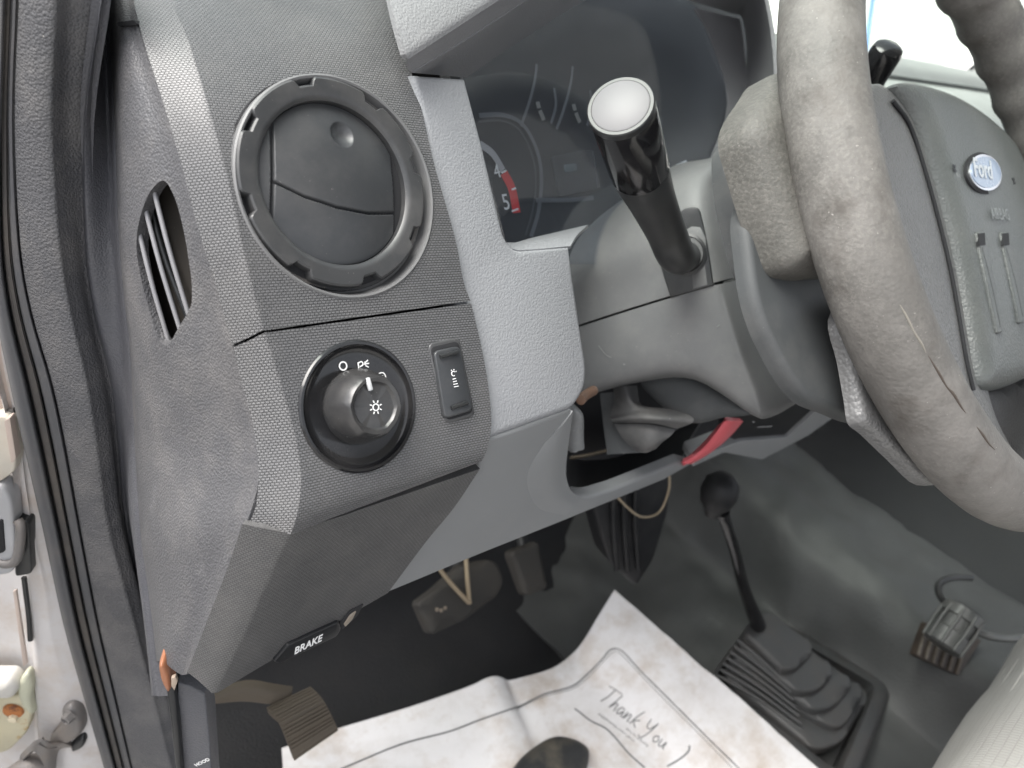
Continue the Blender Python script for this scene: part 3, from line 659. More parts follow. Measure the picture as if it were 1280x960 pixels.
loft('lens_side_wall', [[F(868, 10, -.0545), F(888, 45, -.0545), F(911, 128, -.0545), F(884, 210, -.0545)], [F(925, 24, -.05), F(930, 60, -.05), F(933, 130, -.05), F(905, 215, -.05)]], HOODM, ic_, 4, 3, .002)
panel('lamp_marker', [(845, 206), (858, 200), (860, 212), (848, 212)], gp, .001, INK, ic_, 0, w=.02)

# ================================================================== STEERING COLUMN
col = thing('steering_column', SC(820, 400), 'scuffed grey plastic column shroud between the dash surround and the wheel', 'steering column')
# upper and lower half shells, split along the seam
seam = [(690, 418), (728, 405), (780, 388), (835, 371), (895, 354), (926, 346)]
S3 = lambda l, w=0: [SC(*q[:2], (q[2] if len(q) > 2 else 0)+w) for q in l]
loft('upper_shroud', [S3([(690, 290, -.09), (735, 275, -.09), (790, 240, -.09), (840, 208, -.09), (885, 198, -.09), (912, 192, -.09)]),
                      S3([(690, 300, -.045), (732, 282, -.04), (786, 247, -.035), (840, 212, -.035), (885, 203, -.035), (908, 197, -.04)]),
                      S3([(690, 318, -.014), (716, 308, -.012), (770, 276, -.012), (838, 238, -.012), (880, 232, -.012), (903, 236, -.034)]),
                      S3([(690, 350, -.001), (722, 340, 0), (775, 318, 0), (832, 292, 0), (884, 285, 0), (913, 290, -.028)]),
                      S3([(690, 390), (726, 378), (778, 360), (834, 342), (890, 325), (921, 322, -.026)]),
                      S3([(690, 417.5), (728, 404.5), (780, 387.5), (835, 370.5), (894, 353), (926, 345, -.026)])], SHROUD, col, 5, 4, .004, SC)
loft('lower_shroud', [S3([(690, 420.5), (728, 407.5), (780, 390.5), (835, 373.5), (890, 357.5), (903, 354.5, -.001), (927, 348.5, -.026)]),
                      S3([(690, 450), (732, 438, .001), (785, 422, .001), (848, 408, .001), (900, 398, .001), (916, 396, -.001), (940, 390, -.029)]),
                      S3([(690, 478), (735, 466, .001), (790, 450, .001), (860, 440, .002), (916, 445, .002), (933, 446, -.001), (962, 437, -.033)]),
                      S3([(690, 498), (736, 484, -.001), (798, 467, -.002), (863, 461, .0), (928, 484, .002), (950, 488, -.001), (982, 474, -.037)]),
                      S3([(690, 506, -.008), (734, 492, -.008), (802, 475, -.009), (868, 472, -.008), (938, 515, -.002), (958, 518, -.004), (994, 497, -.042)]),
                      S3([(690, 508, -.03), (735, 494, -.03), (803, 477, -.03), (869, 475, -.03), (940, 518, -.025), (965, 521, -.03), (999, 502, -.052)])], SHROUD, col, 5, 4, .004, SC)
panel('stalk_plate', rounded([(824, 327, 0), (838, 372, 0), (892, 356.5, 0), (884, 300, 6), (873, 256, 12), (850, 262, 10)], 3), SC, .008, SATIN, col, .0008, w=.0016)
panel('shroud_end_band', [(884, 300), (893, 356), (925, 345), (912, 288)], SC, .002, HUB, col, 0, w=-.045)
dome('under_shell', smooth2([(800, 474), (850, 465), (905, 492), (942, 516), (905, 522), (866, 529), (830, 510)]), SC, -.045, .006, .03, HUB, col)
lb = loft('filler_body', [[SC(700, 330, -.04), SC(880, 250, -.05)], [SC(700, 470, -.04), SC(930, 470, -.05)]], VOID, col, 2, 2, .06)
SCR = mat('pale_scratch', (.20, .20, .20), .6)
stroke('scratch', [[(748, 432), (757, 443), (764, 447)], [(779, 455), (781, 456)], [(896, 409), (899, 406)]], SC, .00025, SCR, col, .0022, 3)
# turn signal stalk: rises from the plate towards the viewer
k0 = SC(852, 318, .004); k4 = at(776, 134, .375)
st = thing('turn_signal_stalk', k0, 'black turn signal stalk with silver disc on its fat end', 'stalk')
kd = (k4-at(800, 215, .43)).normalized()
tube('stalk_arm', [SC(862, 318, -.004), SC(856, 320, .006), at(845, 318, .498), at(832, 288, .482), at(815, 250, .456), at(803, 222, .432), at(799, 210, .424)], [.0085, .0105, .0122, .0125, .0140, .0157, .0163], mat('stalk_arm_plastic', (.026, .027, .028), .42, 'fine', 2500, .08, dust=.06), st, 8, 28)
ka = at(799, 210, .424); kd = (k4-ka).normalized(); kl = (k4-ka).length
lathe('stalk_barrel', [(.0166, -.001), (.0166, kl*.08), (.0168, kl*.1), (.0166, kl-.001), (.0160, kl), (.0135, kl+.0006)], ka, kd, GLOSS, st, 56)
nd = (CAM-k4).normalized()*.75+kd*.25
lathe('stalk_end_ring', [(.0168, -.003), (.0168, .0006), (.0162, .0012), (.0146, .0012), (.0144, .0004)], k4, kd, SATIN, st, 56)
lathe('stalk_end_disc', [(.0144, .0002), (.0144, .0012), (.0138, .0016), (0, .0018)], k4, kd, DISC, st, 56)
lathe('stalk_socket', [(.0145, -.004), (.0145, .0008), (.0125, .0014), (.0105, -.002)], SC(857, 318, .002), SC.n, SATIN, st, 40)
# column tilt lever under the shroud
tl = thing('tilt_lever', SC(820, 520, -.03), 'grey moulded tilt lever hanging in the gap below the column shroud', 'lever')
TLP = SC.off(-.03)
loft('lever_arm', [[TLP(766, 484, -.004), TLP(780, 482, .004), TLP(796, 482, -.004)], [TLP(768, 500, -.002), TLP(786, 500, .007), TLP(803, 507, -.001)], [TLP(763, 519, .0), TLP(796, 512, .010), TLP(836, 511, .002)], [TLP(764, 524, .004), TLP(806, 518, .014), TLP(862, 519, .004)], [TLP(765, 527, .004), TLP(812, 524, .016), TLP(866, 528, .005)], [TLP(766, 529, .0), TLP(812, 529, .012), TLP(846, 536, .003)]], LEVM, tl, 5, 4, .004)
loft('lever_paddle', [[TLP(768, 530, -.002), TLP(808, 530, .004), TLP(845, 537, -.002)], [TLP(776, 545, .0), TLP(808, 546, .007), TLP(838, 545, .0)], [TLP(788, 558, .0), TLP(810, 560, .005), TLP(828, 553, .0)], [TLP(797, 565, -.004), TLP(808, 566, -.002), TLP(820, 561, -.004)]], LEVM, tl, 4, 4, .004)
loft('lever_guard', [[TLP(750, 492, -.012), TLP(768, 490, -.012)], [TLP(754, 530, -.012), TLP(770, 532, -.010)], [TLP(759, 568, -.010), TLP(800, 566, -.012)]], HUB, tl, 4, 4, .004)
tube('cable_rod', [LOW(726, 500, -.03), LOW(732, 494, -.035), LOW(742, 488, -.04)], .0035, mat('dull_brown_rod', (.16, .09, .06), .5, dust=.4), dash, 4, 10)
dome('bracket_arm', smooth2([(716, 515), (727, 515), (728, 545), (728, 558), (718, 562), (712, 562)]), LOW, -.02, .004, .006, BOLSTER, dash)
tube('tray_edge', [LOW(710, 573, -.07), LOW(735, 569, -.075), LOW(760, 563, -.08)], .0016, WIRE, dash, 3, 8)

# gear selector stalk beyond the wheel
gs = thing('gear_selector', at(1085, 120, .66), 'glossy black gear selector end poking up behind the steering wheel rim', 'stalk')
g0, g1 = at(1075, 120, .64), at(1113, 57, .60)
gd = (g1-g0).normalized(); gl = (g1-g0).length
lathe('selector_handle', [(.0098, -.06), (.0110, 0), (.0120, gl*.3), (.0124, gl-.006), (.0112, gl-.002), (.008, gl), (0, gl+.0005)], g0, gd, GLOSS, gs, 40)
lathe('selector_band', [(.0124, gl*.25), (.0127, gl*.27), (.0127, gl*.31), (.0124, gl*.33)], g0, gd, SATIN, gs, 40)

# ================================================================== STEERING WHEEL
whl = thing('steering_wheel', HC, 'worn grey four spoke steering wheel with oval badge, rim peeling', 'steering wheel')
WU = V((1, 0, 0)); RW = .188
def rim():
    bm = bmesh.new(); n, m = 220, 28; rings = []
    for i in range(n):
        t = 2*math.pi*i/n; e = WU*math.cos(t)+WV*math.sin(t); c = HC+e*RW; ring = []
        deg = math.degrees(t) % 360
        bump = .0016*math.sin(math.radians(deg)*34) if (deg < 85 or deg > 340) else 0
        for j in range(m):
            f = 2*math.pi*j/m; r = .0197+(bump if math.cos(f) < -.1 else 0)
            sag = .0015*max(0, math.cos(f-math.pi/2))
            q = c+(e*math.cos(f)*r*.97+AX*math.sin(f)*r*1.06)
            ring.append(bm.verts.new(q))
        rings.append(ring)
    uv = bm.loops.layers.uv.verify()
    for i in range(n):
        for j in range(m):
            f = bm.faces.new([rings[i][j], rings[(i+1) % n][j], rings[(i+1) % n][(j+1) % m], rings[i][(j+1) % m]])
    recalc(bm); return mesh_obj('rim', bm, RIM, whl, None, 80)
rm = rim()
# peeled leather edge and seam on the lower left of the rim
def onrim(deg, phi, dr=0):
    t = math.radians(deg); f = math.radians(phi); e = WU*math.cos(t)+WV*math.sin(t); return HC+e*RW+(e*math.cos(f)*.97+AX*math.sin(f)*1.06)*(.0197+dr)
dome('thumb_grip', smooth2([(970, 92), (945, 118), (926, 150), (924, 175), (932, 205), (946, 252), (962, 300), (975, 335), (992, 344), (1020, 345), (1080, 330), (1075, 220), (1040, 110)]), WH, -.030, .016, .012, mat('rim_grip_leather', (.072, .069, .062), .58, 'leather', 480, .4, fleck=((.12, .112, .10), 430, .5), dust=.2), whl)
dome('hub_shroud', smooth2([(901, 200), (906, 182), (922, 158), (960, 140), (1040, 200), (1060, 330), (1000, 350), (950, 350), (930, 344), (914, 290), (905, 250)]), WH, -.058, .010, .006, HUB, whl, edge=.006)
dome('back_cover', smooth2([(922, 270), (925, 320), (932, 370), (944, 410), (958, 440), (976, 473), (1000, 501), (1030, 514), (1068, 528), (1112, 528), (1130, 430), (1090, 310), (1000, 250), (940, 250)]), WH, -.044, .007, .004, HUB, whl, edge=.004)
dome('lower_left_spoke', smooth2([(1044, 398), (1055, 450), (1064, 500), (1069, 528), (1085, 542), (1118, 574), (1155, 606), (1190, 590), (1170, 520), (1110, 410), (1070, 370)]), WH, -.026, .006, .004, PADL, whl, edge=.004)
dome('spoke_cover', smooth2([(1080, 112), (1110, 118), (1150, 180), (1180, 280), (1200, 370), (1222, 470), (1236, 520), (1262, 575), (1240, 600), (1180, 520), (1100, 360), (1060, 200)]), WH, -.028, .008, .02, PADL, whl)
dome('lower_right_spoke', smooth2([(1218, 484), (1245, 486), (1320, 450), (1340, 600), (1280, 590), (1250, 560), (1232, 525)]), WH, -.036, .006, .02, mat('lower_spoke_leather', (.06, .06, .062), .5, 'leather', 560, .6), whl)
pad_px = smooth2([(1112, 108), (1120, 122), (1139, 154), (1163, 223), (1186, 312), (1198, 372), (1211, 450), (1219, 483), (1232, 489), (1258, 483), (1300, 462), (1345, 430), (1368, 380), (1350, 310), (1305, 240), (1262, 185), (1226, 148), (1180, 119), (1132, 105)], 4)
pad = dome('airbag_pad', pad_px, WH, -.022, .014, .02, PADM, whl, edge=.016, bulge=.3)
PW = WH.off(-.008)
tube('pad_gap', [WH(*q, -.0195) for q in ((1116, 126), (1138, 158), (1160, 226), (1183, 314), (1195, 374), (1208, 450), (1217, 488))], .0014, VOID, whl, 6, 8)
# thumb ridge on the inner side of the rim
tube('thumb_ridge', [onrim(178, 150, -.004), onrim(182, 165, .0), onrim(187, 175, .002), onrim(192, 178, .003), onrim(195, 180, .002), onrim(196.5, 182, -.006)], [.004, .006, .0075, .008, .0075, .004], RIM, whl, 6, 16)
# badge: oval with ring and script
_bm = bmesh.new(); _bm.from_mesh(pad.data)
from mathutils.bvhtree import BVHTree
PTREE = BVHTree.FromBMesh(_bm); _bm.free()
def padw(px, py):
    h = PTREE.ray_cast(CAM, ray(px, py).normalized())[0]; return (h-HC).dot(AX) if h is not None else -.012
bc = WH(1231, 216, padw(1231, 216)+.0004); bw, bh_ = .0335, .0128
pb = Plane(bc, AX)
def oval(k, z0, z1, m, nm):
    bm = bmesh.new(); n = 48; ang = math.radians(2); ex = WU*math.cos(ang)+WV*math.sin(ang); ey = AX.cross(ex)
    a = [bm.verts.new(bc+ex*math.cos(2*math.pi*i/n)*bw*k[0]+ey*math.sin(2*math.pi*i/n)*bh_*k[1]+AX*z0) for i in range(n)]
    b = [bm.verts.new(v.co+AX*(z1-z0)) for v in a]
    for i in range(n): bm.faces.new([a[i], a[(i+1) % n], b[(i+1) % n], b[i]])
    bm.faces.new(b); bm.faces.new(a[::-1]); recalc(bm); return mesh_obj(nm, bm, m, pad, None, 30)
BP = Plane(bc+AX*.0012, AX)
oval((1.08, 1.16), -.006, -.0004, VOID, 'badge_surround'); oval((1.0, 1.0), -.004, .0010, CHROME, 'badge_ring'); oval((.93, .86), -.003, .0014, BADGE, 'badge')
text('badge_script', 'Ford', (1219, 220), (1244, 224), BP, mat('pale_badge_print', (.5, .52, .55), .4), pad, .0006, 1.0, .35, .015)
PT = WH
EMB = mat('embossed_print', (.20, .21, .21), .45, var=0)
text('airbag_lettering', 'AIRBAG', (1241, 274), (1263, 275), WH.off(padw(1252, 274)+.0002), EMB, pad, .0008, 1.1)
for c, k in (((1193, 210), 1), ((1268, 226), -1)):
    q = WH(*c, padw(*c)+.0004); stroke('horn_symbol', [circ(q, .0022, WU, WV, 10, .5, 5.8), [q+WU*.0005, q+WU*.004*k+WV*.0018], [q+WV*-.0012, q+WU*.0035*k-WV*.002]], PT, .0005, BLACK, pad, 0, n=1)
for (a, b) in (((1227, 293), (1251, 415)), ((1257, 293), (1279, 402)), ((1287, 297), (1305, 392))):
    pw_ = padw((a[0]+b[0])/2, (a[1]+b[1])/2) if b[0] < 1280 else padw(1262, 345)
    rp = panel('pad_ridge', rounded([(a[0]-6, a[1]-4), (a[0]+6, a[1]-4), (b[0]+4, b[1]), (b[0]-3, b[1]+3)], 4), WH, .006, PADM, pad, .0014, w=pw_+.0012)
    panel('pad_slot', [(a[0]-4, a[1]-1), (a[0]+4, a[1]-2), (a[0]+5, a[1]+13), (a[0]-2, a[1]+14)], WH, .003, VOID, rp, 0, w=pw_+.0015)
    stroke('ridge_groove', [[(a[0]+1, a[1]+16), ((a[0]+b[0])/2+.5, (a[1]+b[1])/2), (b[0], b[1]-6)]], WH.off(pw_+.0014), .0007, mat('groove_shadow', (.05, .053, .052), .5), rp, 0, 4)
# peeled edge of the rim cover
for pts, r_, m_ in (([(193, 46), (195, 48.5), (197, 49.5), (199, 52.5), (200.5, 53)], [.0002, .0006, .0005, .0006, .0002], mat('peeled_light_edge', (.20, .185, .16), .7, dust=.5)), ([(201, 54), (204, 57), (206.5, 58.5), (208, 62), (210.5, 63), (212, 64.5)], [.0002, .0006, .0004, .0007, .0005, .0002], mat('peeled_dark_edge', (.06, .045, .036), .7)), ([(215, 68), (217, 69.5), (219, 69.5), (221, 72)], [.0002, .0007, .0005, .0002], mat('peeled_dark_edge', (.06, .045, .036), .7))):
    tube('peeled_edge', [onrim(d_, p_, -.0002) for d_, p_ in pts], r_, m_, rm, 4, 8)

# ================================================================== PEDALS
bp = thing('brake_pedal', at(575, 745, .80), 'wide dark rubber brake pedal under the dash with tan wire in front', 'pedal')
PB = Plane(at(575, 745, .80), (0, -.75, .66))
dome('pedal_pad', rounded([(520, 754, 6), (543, 737), (577, 706, 6), (618, 698, 14), (629, 726, 10), (620, 745), (580, 775), (538, 794, 6)], 8), PB, 0, .005, .010, PEDAL, bp, edge=.005)
tube('pedal_arm', [PB(575, 735, -.01), PB(570, 690, -.03), at(560, 640, .84)], .010, BLACK, bp, 4, 12)
tube('pedal_spring', [PB(541, 690, .03), PB(553, 716, .02), PB(584, 751, .008), PB(586, 747, .008), PB(584, 722, .02), PB(582, 690, .03)], .0024, WIRE, bp, 5, 8)
for x_, y_ in ((546, 762), (551, 763), (556, 760)): dome('worn_spot', smooth2([(x_-2, y_-2), (x_+2, y_-2.5), (x_+2.5, y_+2), (x_-1.5, y_+2.5)]), PB, .0046, .0006, .001, mat('pedal_wear', (.16, .13, .10), .7), bp)
ap = thing('accelerator_pedal', at(660, 715, .86), 'narrow dark accelerator pedal right of the wide brake pedal', 'pedal')
PA = Plane(at(660, 715, .86), (0, -.75, .66))
dome('pedal_pad', rounded([(636, 690), (672, 675), (684, 735), (656, 746)], 8), PA, 0, .004, .01, PEDAL, ap, edge=.004)
tube('pedal_arm', [PA(655, 690, -.008), PA(650, 660, -.02), PA(650, 600, -.03)], .008, BLACK, ap, 4, 10)
# parking brake pedal with ribbed brown pad
pk = thing('parking_brake_pedal', at(378, 905, .60), 'brown ribbed parking brake pedal on a bent arm at the lower left', 'pedal')
PK = Plane(at(378, 905, .60), (-.25, -.72, .65))
N1 = 17; rows = []
Lp = [V((333, 884, 0)), V((347, 901, 0)), V((358, 925, 0)), V((368, 951, 0))]; Rp = [V((388, 858, 0)), V((402, 872, 0)), V((414, 893, 0)), V((423, 913, 0))]
lr = [q for q in cat(Lp, 12)]; rr = [q for q in cat(Rp, 12)]
for i, (a, b) in enumerate(zip(lr, rr)):
    if i % 6 == 0: rows.append([PK(a.x+(b.x-a.x)*s, a.y+(b.y-a.y)*s, .012*math.sin(math.pi*min(1, i/36*1.15))) for s in (0, .25, .5, .75, 1)])
ppad = loft('pedal_pad', rows, PBRK, pk, 3, 4, .007, PK)
for i in range(16):
    k = (i+.6)/16*36; i0 = int(k); a = lr[i0]; b = rr[i0]; h_ = .0126*math.sin(math.pi*min(1, i0/36*1.15))
    tube('pad_rib', [PK(a.x+(b.x-a.x)*s, a.y+(b.y-a.y)*s, h_-.0002) for s in (.02, .5, .98)], .0011, PBRK, ppad, 3, 6)
loft('pedal_arm', [[PK(262, 862, .0), PK(264, 872, .004), PK(268, 880, 0)], [PK(308, 850, .0), PK(306, 862, .005), PK(302, 877, 0)], [PK(340, 854, .0), PK(338, 866, .005), PK(334, 880, 0)], [PK(366, 858, -.004), PK(364, 870, -.002), PK(358, 884, -.004)]], PBRK, pk, 3, 4, .005)

RT = Plane(at(790, 660, .88), (-.35, -.9, .25))
rt = thing('side_bracket', RT(790, 660), 'dark ribbed plastic duct behind the pedals below the dash opening', 'duct')
panel('duct_panel', rounded([(735, 610), (838, 560), (836, 640), (818, 700), (796, 735), (760, 700)], 8), RT, .03, BLACK, rt, .004)
for x_ in (768, 781, 795):
    tube('duct_rib', [RT(x_, 600, .003), RT(x_-1, 650, .004), RT(x_+3, 712, .002)], .0035, BLACK, rt, 4, 8)
tube('hanging_wire', [RT(764, 612, .02), RT(782, 632, .022), RT(802, 646, .022), RT(824, 640, .02), RT(836, 612, .02), RT(836, 585, .015)], .0013, WIRE, rt, 6, 8)
# ================================================================== PAPER FLOOR MAT
ZP = Plane((0, 0, .012), (0, 0, 1))
edge_l = [(352, 936), (392, 921), (430, 909), (510, 885), (560, 868), (590, 857), (606, 849), (618, 846), (628, 848), (635, 851), (650, 848), (690, 836), (715, 818), (730, 800), (748, 770), (768, 738)]
Zup = {0: .0, 1: .002, 2: .0, 3: .003, 4: .004, 5: .008, 6: .014, 7: .016, 8: .012, 9: .004, 10: .006, 11: .006, 12: .008, 13: .022, 14: .042, 15: .060}
top = [Plane((0, 0, .012+Zup[i]), (0, 0, 1))(*q) for i, q in enumerate(edge_l)]
br_ = [(356, 1010), (420, 1030), (480, 1040), (540, 1060), (600, 1075), (640, 1080), (665, 1085), (690, 1090), (715, 1090), (740, 1090), (790, 1092), (860, 1085), (920, 1070), (960, 1050), (1010, 1020), (1060, 995)]
bot = [Plane((0, 0, .012+(0, .015, .034, .052)[max(0, i-12)]), (0, 0, 1))(*q) for i, q in enumerate(br_)]
mb = bmesh.new(); M_, N_ = 60, 46; vs = {}
tc2 = cat(top, 4); bc2 = cat(bot, 4); M_ = len(tc2)-1
right = [(768, 738), (800, 765), (850, 810), (880, 838), (950, 899), (1020, 961), (1060, 995)]
for i in range(M_+1):
    for j in range(N_+1):
        k = j/N_; p = tc2[i].lerp(bc2[i], k)
        e = min(1, k*6)
        wr = mnoise.fractal(V((p.x*7, p.y*9, 3)),   .8, 2.1, 5)*.004 + .003*abs(mnoise.noise(V((p.x*6+p.y*3, p.y*2, 9))))
        p.z += wr*e*.9+.001
        vs[i, j] = mb.verts.new(p)
for i in range(M_):
    for j in range(N_): mb.faces.new([vs[i, j], vs[i+1, j], vs[i+1, j+1], vs[i, j+1]])
recalc(mb)
if sum(f.normal.z for f in mb.faces) < 0: bmesh.ops.reverse_faces(mb, faces=mb.faces)
shell(mb, .0006)
paper = mesh_obj('paper_mat', mb, PAPER, None, None, 60)
props(paper, 'crumpled white disposable paper mat printed with a thank you note on the cab floor', 'paper mat')
bpy.context.view_layer.update()
from mathutils.bvhtree import BVHTree
_bm = bmesh.new(); _bm.from_mesh(paper.data); TREE = BVHTree.FromBMesh(_bm); _bm.free()
def onpaper(px, py, lift=.0004):
    d = ray(px, py).normalized(); h, n, i, t = TREE.ray_cast(CAM, d)
    return (h+V((0, 0, lift))) if h is not None else ZP(px, py, .004)
def pline(px, n=6): return [onpaper(q.x, q.y) for q in cat(V2(px), n)]
def pstroke(name, lines, wd, n=6): return stroke(name, [pline(l, n) for l in lines], ZP, wd, INKP, paper, 0, 1)
pstroke('printed_frame', [[(425, 962), (500, 931), (560, 915), (600, 900), (640, 886), (652, 882), (680, 868), (715, 858), (735, 842), (752, 825), (760, 815), (767, 811), (774, 812), (782, 818), (800, 838), (830, 868), (880, 918), (925, 962)]], .00085, 5)
pstroke('inner_frame', [[(640, 889), (680, 871), (716, 861), (737, 845), (755, 826), (767, 815), (776, 818), (800, 843), (830, 874), (878, 922), (915, 960)]], .0003, 4)
pstroke('speech_outline', [[(718, 886), (724, 890), (738, 901), (756, 910), (768, 921), (786, 942), (806, 960)], [(862, 932), (860, 940), (848, 950), (834, 958)]], .0009, 5)
# the script: letters as pen strokes along the run of the note
ta, tb = V((750, 876)), V((838, 944)); ux = (tb-ta).normalized(); uy = V((ux.y, -ux.x)); Ls = (tb-ta).length/9.6
GL = {'T': (1.2, [[(-.2, 1.9), (.5, 2.05), (1.5, 2.1)], [(.6, 2.0), (.45, 1), (.1, .0)]]), 'h': (.95, [[(.4, 2.0), (.2, 1), (0, 0), (.3, .8), (.55, .9), (.6, .4), (.65, 0)]]),
      'a': (.95, [[(.6, .9), (.2, .9), (0, .4), (.2, 0), (.6, .7), (.6, .1), (.8, .1)]]), 'n': (.95, [[(.05, .9), (.0, 0), (.3, .8), (.55, .8), (.55, .1), (.75, .1)]]),
      'k': (1.0, [[(.5, 2.1), (.15, 1), (0, 0)], [(.7, 1.0), (.2, .5), (.7, .0)]]), ' ': (.55, []), 'Y': (1.35, [[(.0, 1.9), (.1, 1.0), (.5, .9), (.9, 1.9)], [(.9, 2.0), (.7, .6), (.3, -.5), (-.1, -.4)]]),
      'o': (.85, [[(.4, .9), (.05, .5), (.3, 0), (.65, .4), (.4, .9)]]), 'u': (.9, [[(.05, .9), (.1, .1), (.4, .1), (.65, .9), (.65, .1), (.85, .1)]])}
lines = []; x = 0
for ch in 'Thank You':
    wdt, st_ = GL[ch]
    for l in st_: lines.append([(ta+ux*(x+a)*Ls+uy*b*Ls*.95)[:] for a, b in l])
    x += wdt
pstroke('thank_you_script', lines, .00062, 4)
random.seed(3); sm = []
for r0 in range(2):
    p = V((750, 893+r0*8)) if r0 == 0 else V((770, 903))
    p = V((748, 893)) if r0 == 0 else V((782, 912))
    for i in range(16 if r0 == 0 else 10):
        q = p+ux*i*3.1*1.15; sm.append([(q+uy*random.uniform(-1, 1))[:], (q+ux*1.2+uy*random.uniform(.5, 2.6))[:], (q+ux*2.2+uy*random.uniform(-1.2, 1))[:]])
pstroke('small_script', sm, .00035, 2)
shoe_p = ZP.off(.012)
dome('shoe_toe', smooth2([(632, 985), (645, 955), (668, 934), (692, 922), (716, 925), (733, 935), (736, 948), (728, 975), (700, 1030), (650, 1030)]), shoe_p, .004, .010, .012, SHOE)
props(bpy.data.objects['shoe_toe'], 'rounded dusty black rubber tip resting on the paper at the bottom edge', 'shoe')

# ================================================================== TRANSFER CASE SHIFTER
sh = thing('floor_shifter', (.80, .09, .06), 'black floor shift lever with stepped rubber boot in a raised frame', 'shifter')
ZB = lambda z: Plane((0, 0, z), (0, 0, 1))
o_ = rounded([(872, 848, 6), (940, 762, 8), (1000, 787, 10), (1118, 858, 10), (1068, 985, 10), (1010, 985, 6)], 8)
# frame: a raised rim around the boot
def frame(name, outer, inner, zt, zb, m, par):
    bm = bmesh.new(); n = len(outer); A = [ZB(zt-.006)(*q) for q in outer]; B = [ZB(zt)(*(V(q).lerp(V(p), .25))) for q, p in zip(outer, inner)]; C_ = [ZB(zt)(*(V(q).lerp(V(p), .8))) for q, p in zip(outer, inner)]; D_ = [ZB(zt-.005)(*p) for p in inner]
    E_ = [V((p.x, p.y, zb)) for p in D_]; O_ = [V((p.x, p.y, zb)) for p in A]; R_ = [[bm.verts.new(p) for p in q] for q in (O_, A, B, C_, D_, E_)]
    for a, b in zip(R_, R_[1:]):
        for j in range(n): bm.faces.new([a[j], a[(j+1) % n], b[(j+1) % n], b[j]])
    recalc(bm); return mesh_obj(name, bm, m, par, None, 50)
fo = rounded([(886, 848), (946, 766), (1000, 788), (1117, 856), (1066, 990), (1044, 990)], 14, 6)
fi = rounded([(893, 846), (948, 782), (992, 800), (1092, 858), (1048, 960), (1038, 958)], 12, 6)
frame('boot_frame', fo, fi, .062, .0, BOOT, sh)
bt = None
tiers = [([(900, 842), (944, 788), (1000, 812), (1088, 872), (1052, 930), (1018, 940)], .060), ([(905, 833), (945, 782), (1000, 806), (1082, 862), (1062, 900), (1048, 912), (1030, 906)], .069),
         ([(912, 822), (946, 776), (988, 796), (1062, 848), (1064, 858), (1040, 886), (1018, 890)], .079), ([(918, 808), (947, 771), (978, 786), (1037, 830), (1042, 842), (1024, 864), (998, 868)], .089), ([(926, 790), (948, 767), (966, 768), (1012, 803), (1016, 816), (994, 838), (978, 839)], .099)]
for i, (px, z) in enumerate(tiers):
    dome('boot_tier', rounded(px, 14, 5), ZB(z), -.004, .004, .008, BOOT, sh, edge=.003)
rg = []
for i in range(7):
    k = i/6; rg.append([ZB(.092-.034*k)(922-26*k, 800+44*k), ZB(.090-.03*k)(955-10*k, 828+44*k), ZB(.084-.026*k)(985+20*k, 855+60*k)])
for a in rg: tube('boot_fold', a, .0022, BOOT, sh, 6, 8)
lv = [at(948, 782, .93), at(936, 752, .895), at(928, 728, .865), at(919, 690, .825), at(908, 655, .79), at(903, 640, .78)]
tube('lever_rod', lv, [.0095, .0075, .0066, .0062, .0062, .0075], GLOSS, sh, 6, 14)
kp = at(899, 616, .77); lathe('lever_knob', [(.0, .022), (.010, .020), (.017, .012), (.019, 0), (.016, -.012), (.010, -.020), (.007, -.028)], kp, V((.0, .1, 1)), mat('matt_black_knob', (.012, .012, .013), .55, dust=.1, spec=.3), sh, 40, 60)

# ================================================================== CONNECTOR AND CABLE ON THE HUMP
cn = thing('wiring_connector', at(1190, 790, .88), 'grey slotted wiring connector with looped cable beside the seat front', 'connector')
c1, c2 = at(1207, 763, .855), at(1176, 808, .850); cdv = (c2-c1).normalized(); cl = (c2-c1).length
lathe('connector_body', [(.019, 0), (.0215, .001), (.0215, .012), (.0185, .013), (.0180, cl*.55), (.0205, cl*.6), (.0205, cl*.95), (.017, cl), (.0, cl)], c1, cdv, CONN, cn, 40, 35)
e1 = cdv.orthogonal().normalized(); e2 = cdv.cross(e1)
for i in range(9):
    a = 2*math.pi*i/9; e = e1*math.cos(a)+e2*math.sin(a)
    tube('connector_rib', [c1+cdv*.004+e*.0205, c1+cdv*cl*.5+e*.0215, c1+cdv*cl*.97+e*.0205], .0020, CONN, cn, 2, 8)
lathe('connector_mouth', [(.0165, -.0015), (.0165, .0), (.0, .002)], c1, cdv, VOID, cn, 32)
tube('cable', [at(1210, 775, .86), at(1184, 756, .87), at(1173, 740, .90), at(1176, 728, .92), at(1192, 722, .93), at(1214, 722, .94)], .0040, SATIN, cn, 8, 10)
tube('cable', [at(1222, 790, .85), at(1240, 796, .85), at(1262, 798, .86), at(1300, 796, .88)], .0046, CONN, cn, 6, 10)
bk = thing('connector_bracket', at(1175, 815, .90), 'rusty brown ribbed bracket below the wiring connector', 'bracket')
BKP = Plane(at(1178, 815, .90), (-.5, -.55, .65))
panel('bracket_plate', rounded([(1160, 778), (1228, 800), (1198, 845), (1144, 820)], 4), BKP, .012, mat('bracket_brown', (.035, .027, .022), .6, dust=.3, dustcol=(.12, .08, .05)), bk, .001)
for i in range(6):
    tube('bracket_rib', [BKP(1154+i*9.5, 797+i*5, .001), BKP(1148+i*9.5, 819+i*4.8, .001)], .0022, mat('bracket_rib_brown', (.07, .055, .042), .55, dust=.3), bk, 2, 8)

